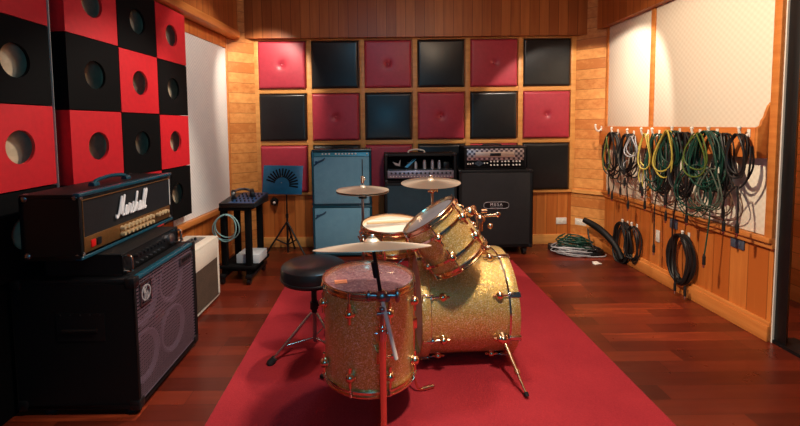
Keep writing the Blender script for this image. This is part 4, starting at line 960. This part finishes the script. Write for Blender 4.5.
AD = thing('power_adapter', 'black power adapter block on the floor right of the large black cabinet', 'adapter', (1.85, 4.25, 0), rad(-20))
b = MB(); b.box((-.07, -.035, 0), (.07, .035, .06)); b.build('body', 'black_plastic', AD, .012)
b = MB(); b.tube(bez([(.07, 0, .03), (.12, -.02, .01), (.18, -.06, .008)], 6), .006); b.build('lead', 'c_black', AD)
BG = thing('gear_bag', 'long black equipment bag leaning in the right corner behind the low coils', 'bag', (2.18, 4.05, 0))
b = MB(); P = bez([(-.06, .14, .325), (-.01, .06, .295), (.03, -.06, .25), (.07, -.2, .16), (.09, -.28, .05)], 8); n_ = len(P)
b.tube(P, [.026+.008*math.sin(PI*min(1, i/(n_-1)*1.1+.05)) for i in range(n_)], 14); b.build('body', 'tolex', BG)
b = MB(); b.tube(bez([(-.05, .08, .25), (-.06, .02, .15), (-.03, -.04, .05), (.0, .0, .008)], 6), .008); b.build('strap', 'c_black', BG)
b = MB(); b.box((-.04, -.018, 0), (.04, .018, .004)); b.box((-.02, .012, .0), (.03, .04, .01)); o = b.build('paper_tag', 'white_plastic', None, .001, loc=(2.05, 3.79, .001)); o.rotation_euler = (0, 0, rad(15)); tag(o, 'scrap of white paper on the floor before the cable pile', 'paper')

# ------------------------------------------------------------------ lights
def spot(name, loc, tgt, power, size, blend, col, rad_=.05):
    l = bpy.data.lights.new(name, 'SPOT'); l.energy = power; l.spot_size = rad(size); l.spot_blend = blend; l.color = col; l.shadow_soft_size = rad_
    o = bpy.data.objects.new(name, l); COL.objects.link(o); o.location = loc
    o.rotation_euler = (Vector(tgt)-Vector(loc)).to_track_quat('-Z', 'Y').to_euler(); return o
def area(name, loc, tgt, power, sx, sy, col):
    l = bpy.data.lights.new(name, 'AREA'); l.shape = 'RECTANGLE'; l.size = sx; l.size_y = sy; l.energy = power; l.color = col
    o = bpy.data.objects.new(name, l); COL.objects.link(o); o.location = loc
    o.rotation_euler = (Vector(tgt)-Vector(loc)).to_track_quat('-Z', 'Y').to_euler(); return o
WARM = (1., .78, .55); WARM2 = (1., .62, .32); NEUT = (1., .85, .70); BLUE = (.12, .62, 1.)
spot('lamp_drums', (.55, .95, 2.7), (.3, 2.15, .2), 215, 84, .6, NEUT, .10)
spot('lamp_rug', (.5, 2.4, 2.72), (.4, 2.4, 0), 80, 90, .7, NEUT, .10)
spot('lamp_left_corner', (-.95, 3.6, 2.5), (-1.22, 4.45, 1.65), 80, 66, .5, NEUT, .04)
spot('lamp_right_corner', (1.75, 3.1, 2.7), (2.0, 4.3, .95), 110, 66, .15, NEUT, .03)
spot('lamp_right_wall', (-.1, 1.75, 2.7), (2.3, 2.9, 1.1), 340, 56, .5, WARM, .05)
spot('lamp_left_wall', (.1, 2.9, 2.7), (-1.6, 2.5, .65), 150, 58, .5, NEUT, .04)
spot('blind_fill', (-.3, 3.3, 2.7), (-1.55, 3.6, 1.7), 38, 54, .4, NEUT, .04)  # added spot that brightens the blind and the far upper boxes
spot('lamp_next_room', (2.75, 2.9, 2.6), (3.05, 2.5, .8), 80, 110, .5, WARM, .1)
area('blue_fill', (.17, -.5, 1.56), (.0, 4., 1.2), 7.5, .4, .4, BLUE)  # unseen blue source added behind the camera for the teal panel reflection
area('stage_lamp', (.0, 2.3, 2.72), (-.2, 2.9, 0), 6.5, .3, .3, BLUE)
area('ceiling_glow', (.5, 2.2, 2.73), (.5, 2.2, 0), 6, 2.4, 2.4, WARM)
l_ = bpy.data.lights.new('bulkhead_fill', 'POINT'); l_.energy = 17; l_.color = WARM; l_.shadow_soft_size = .12; o = bpy.data.objects.new('bulkhead_fill', l_); COL.objects.link(o); o.location = (.75, 2.3, 2.6)  # added point light to brighten the bulkheads; no fixture hangs here
wd = bpy.data.worlds.new('world'); S.world = wd; wd.use_nodes = True
wd.node_tree.nodes['Background'].inputs[0].default_value = (.5, .75, 1., 1); wd.node_tree.nodes['Background'].inputs[1].default_value = .05

# ------------------------------------------------------------------ camera
cd = bpy.data.cameras.new('camera'); cam = bpy.data.objects.new('camera', cd); COL.objects.link(cam)
cd.sensor_width = 36; cd.lens = 410/800*36; cd.shift_x = 21.7/800; cd.shift_y = -63/800; cd.clip_start = .02
cam.location = (0, 0, 1.33)
cam.matrix_world = Matrix.Translation((0, 0, 1.33)) @ Matrix.Rotation(PI/2-rad(3.5), 4, 'X') @ Matrix.Rotation(rad(-.65), 4, 'Z')
S.camera = cam
S.view_settings.view_transform = 'Standard'; S.view_settings.look = 'None'; S.view_settings.gamma = 1; S.view_settings.use_curve_mapping = False
S.view_settings.exposure = .12
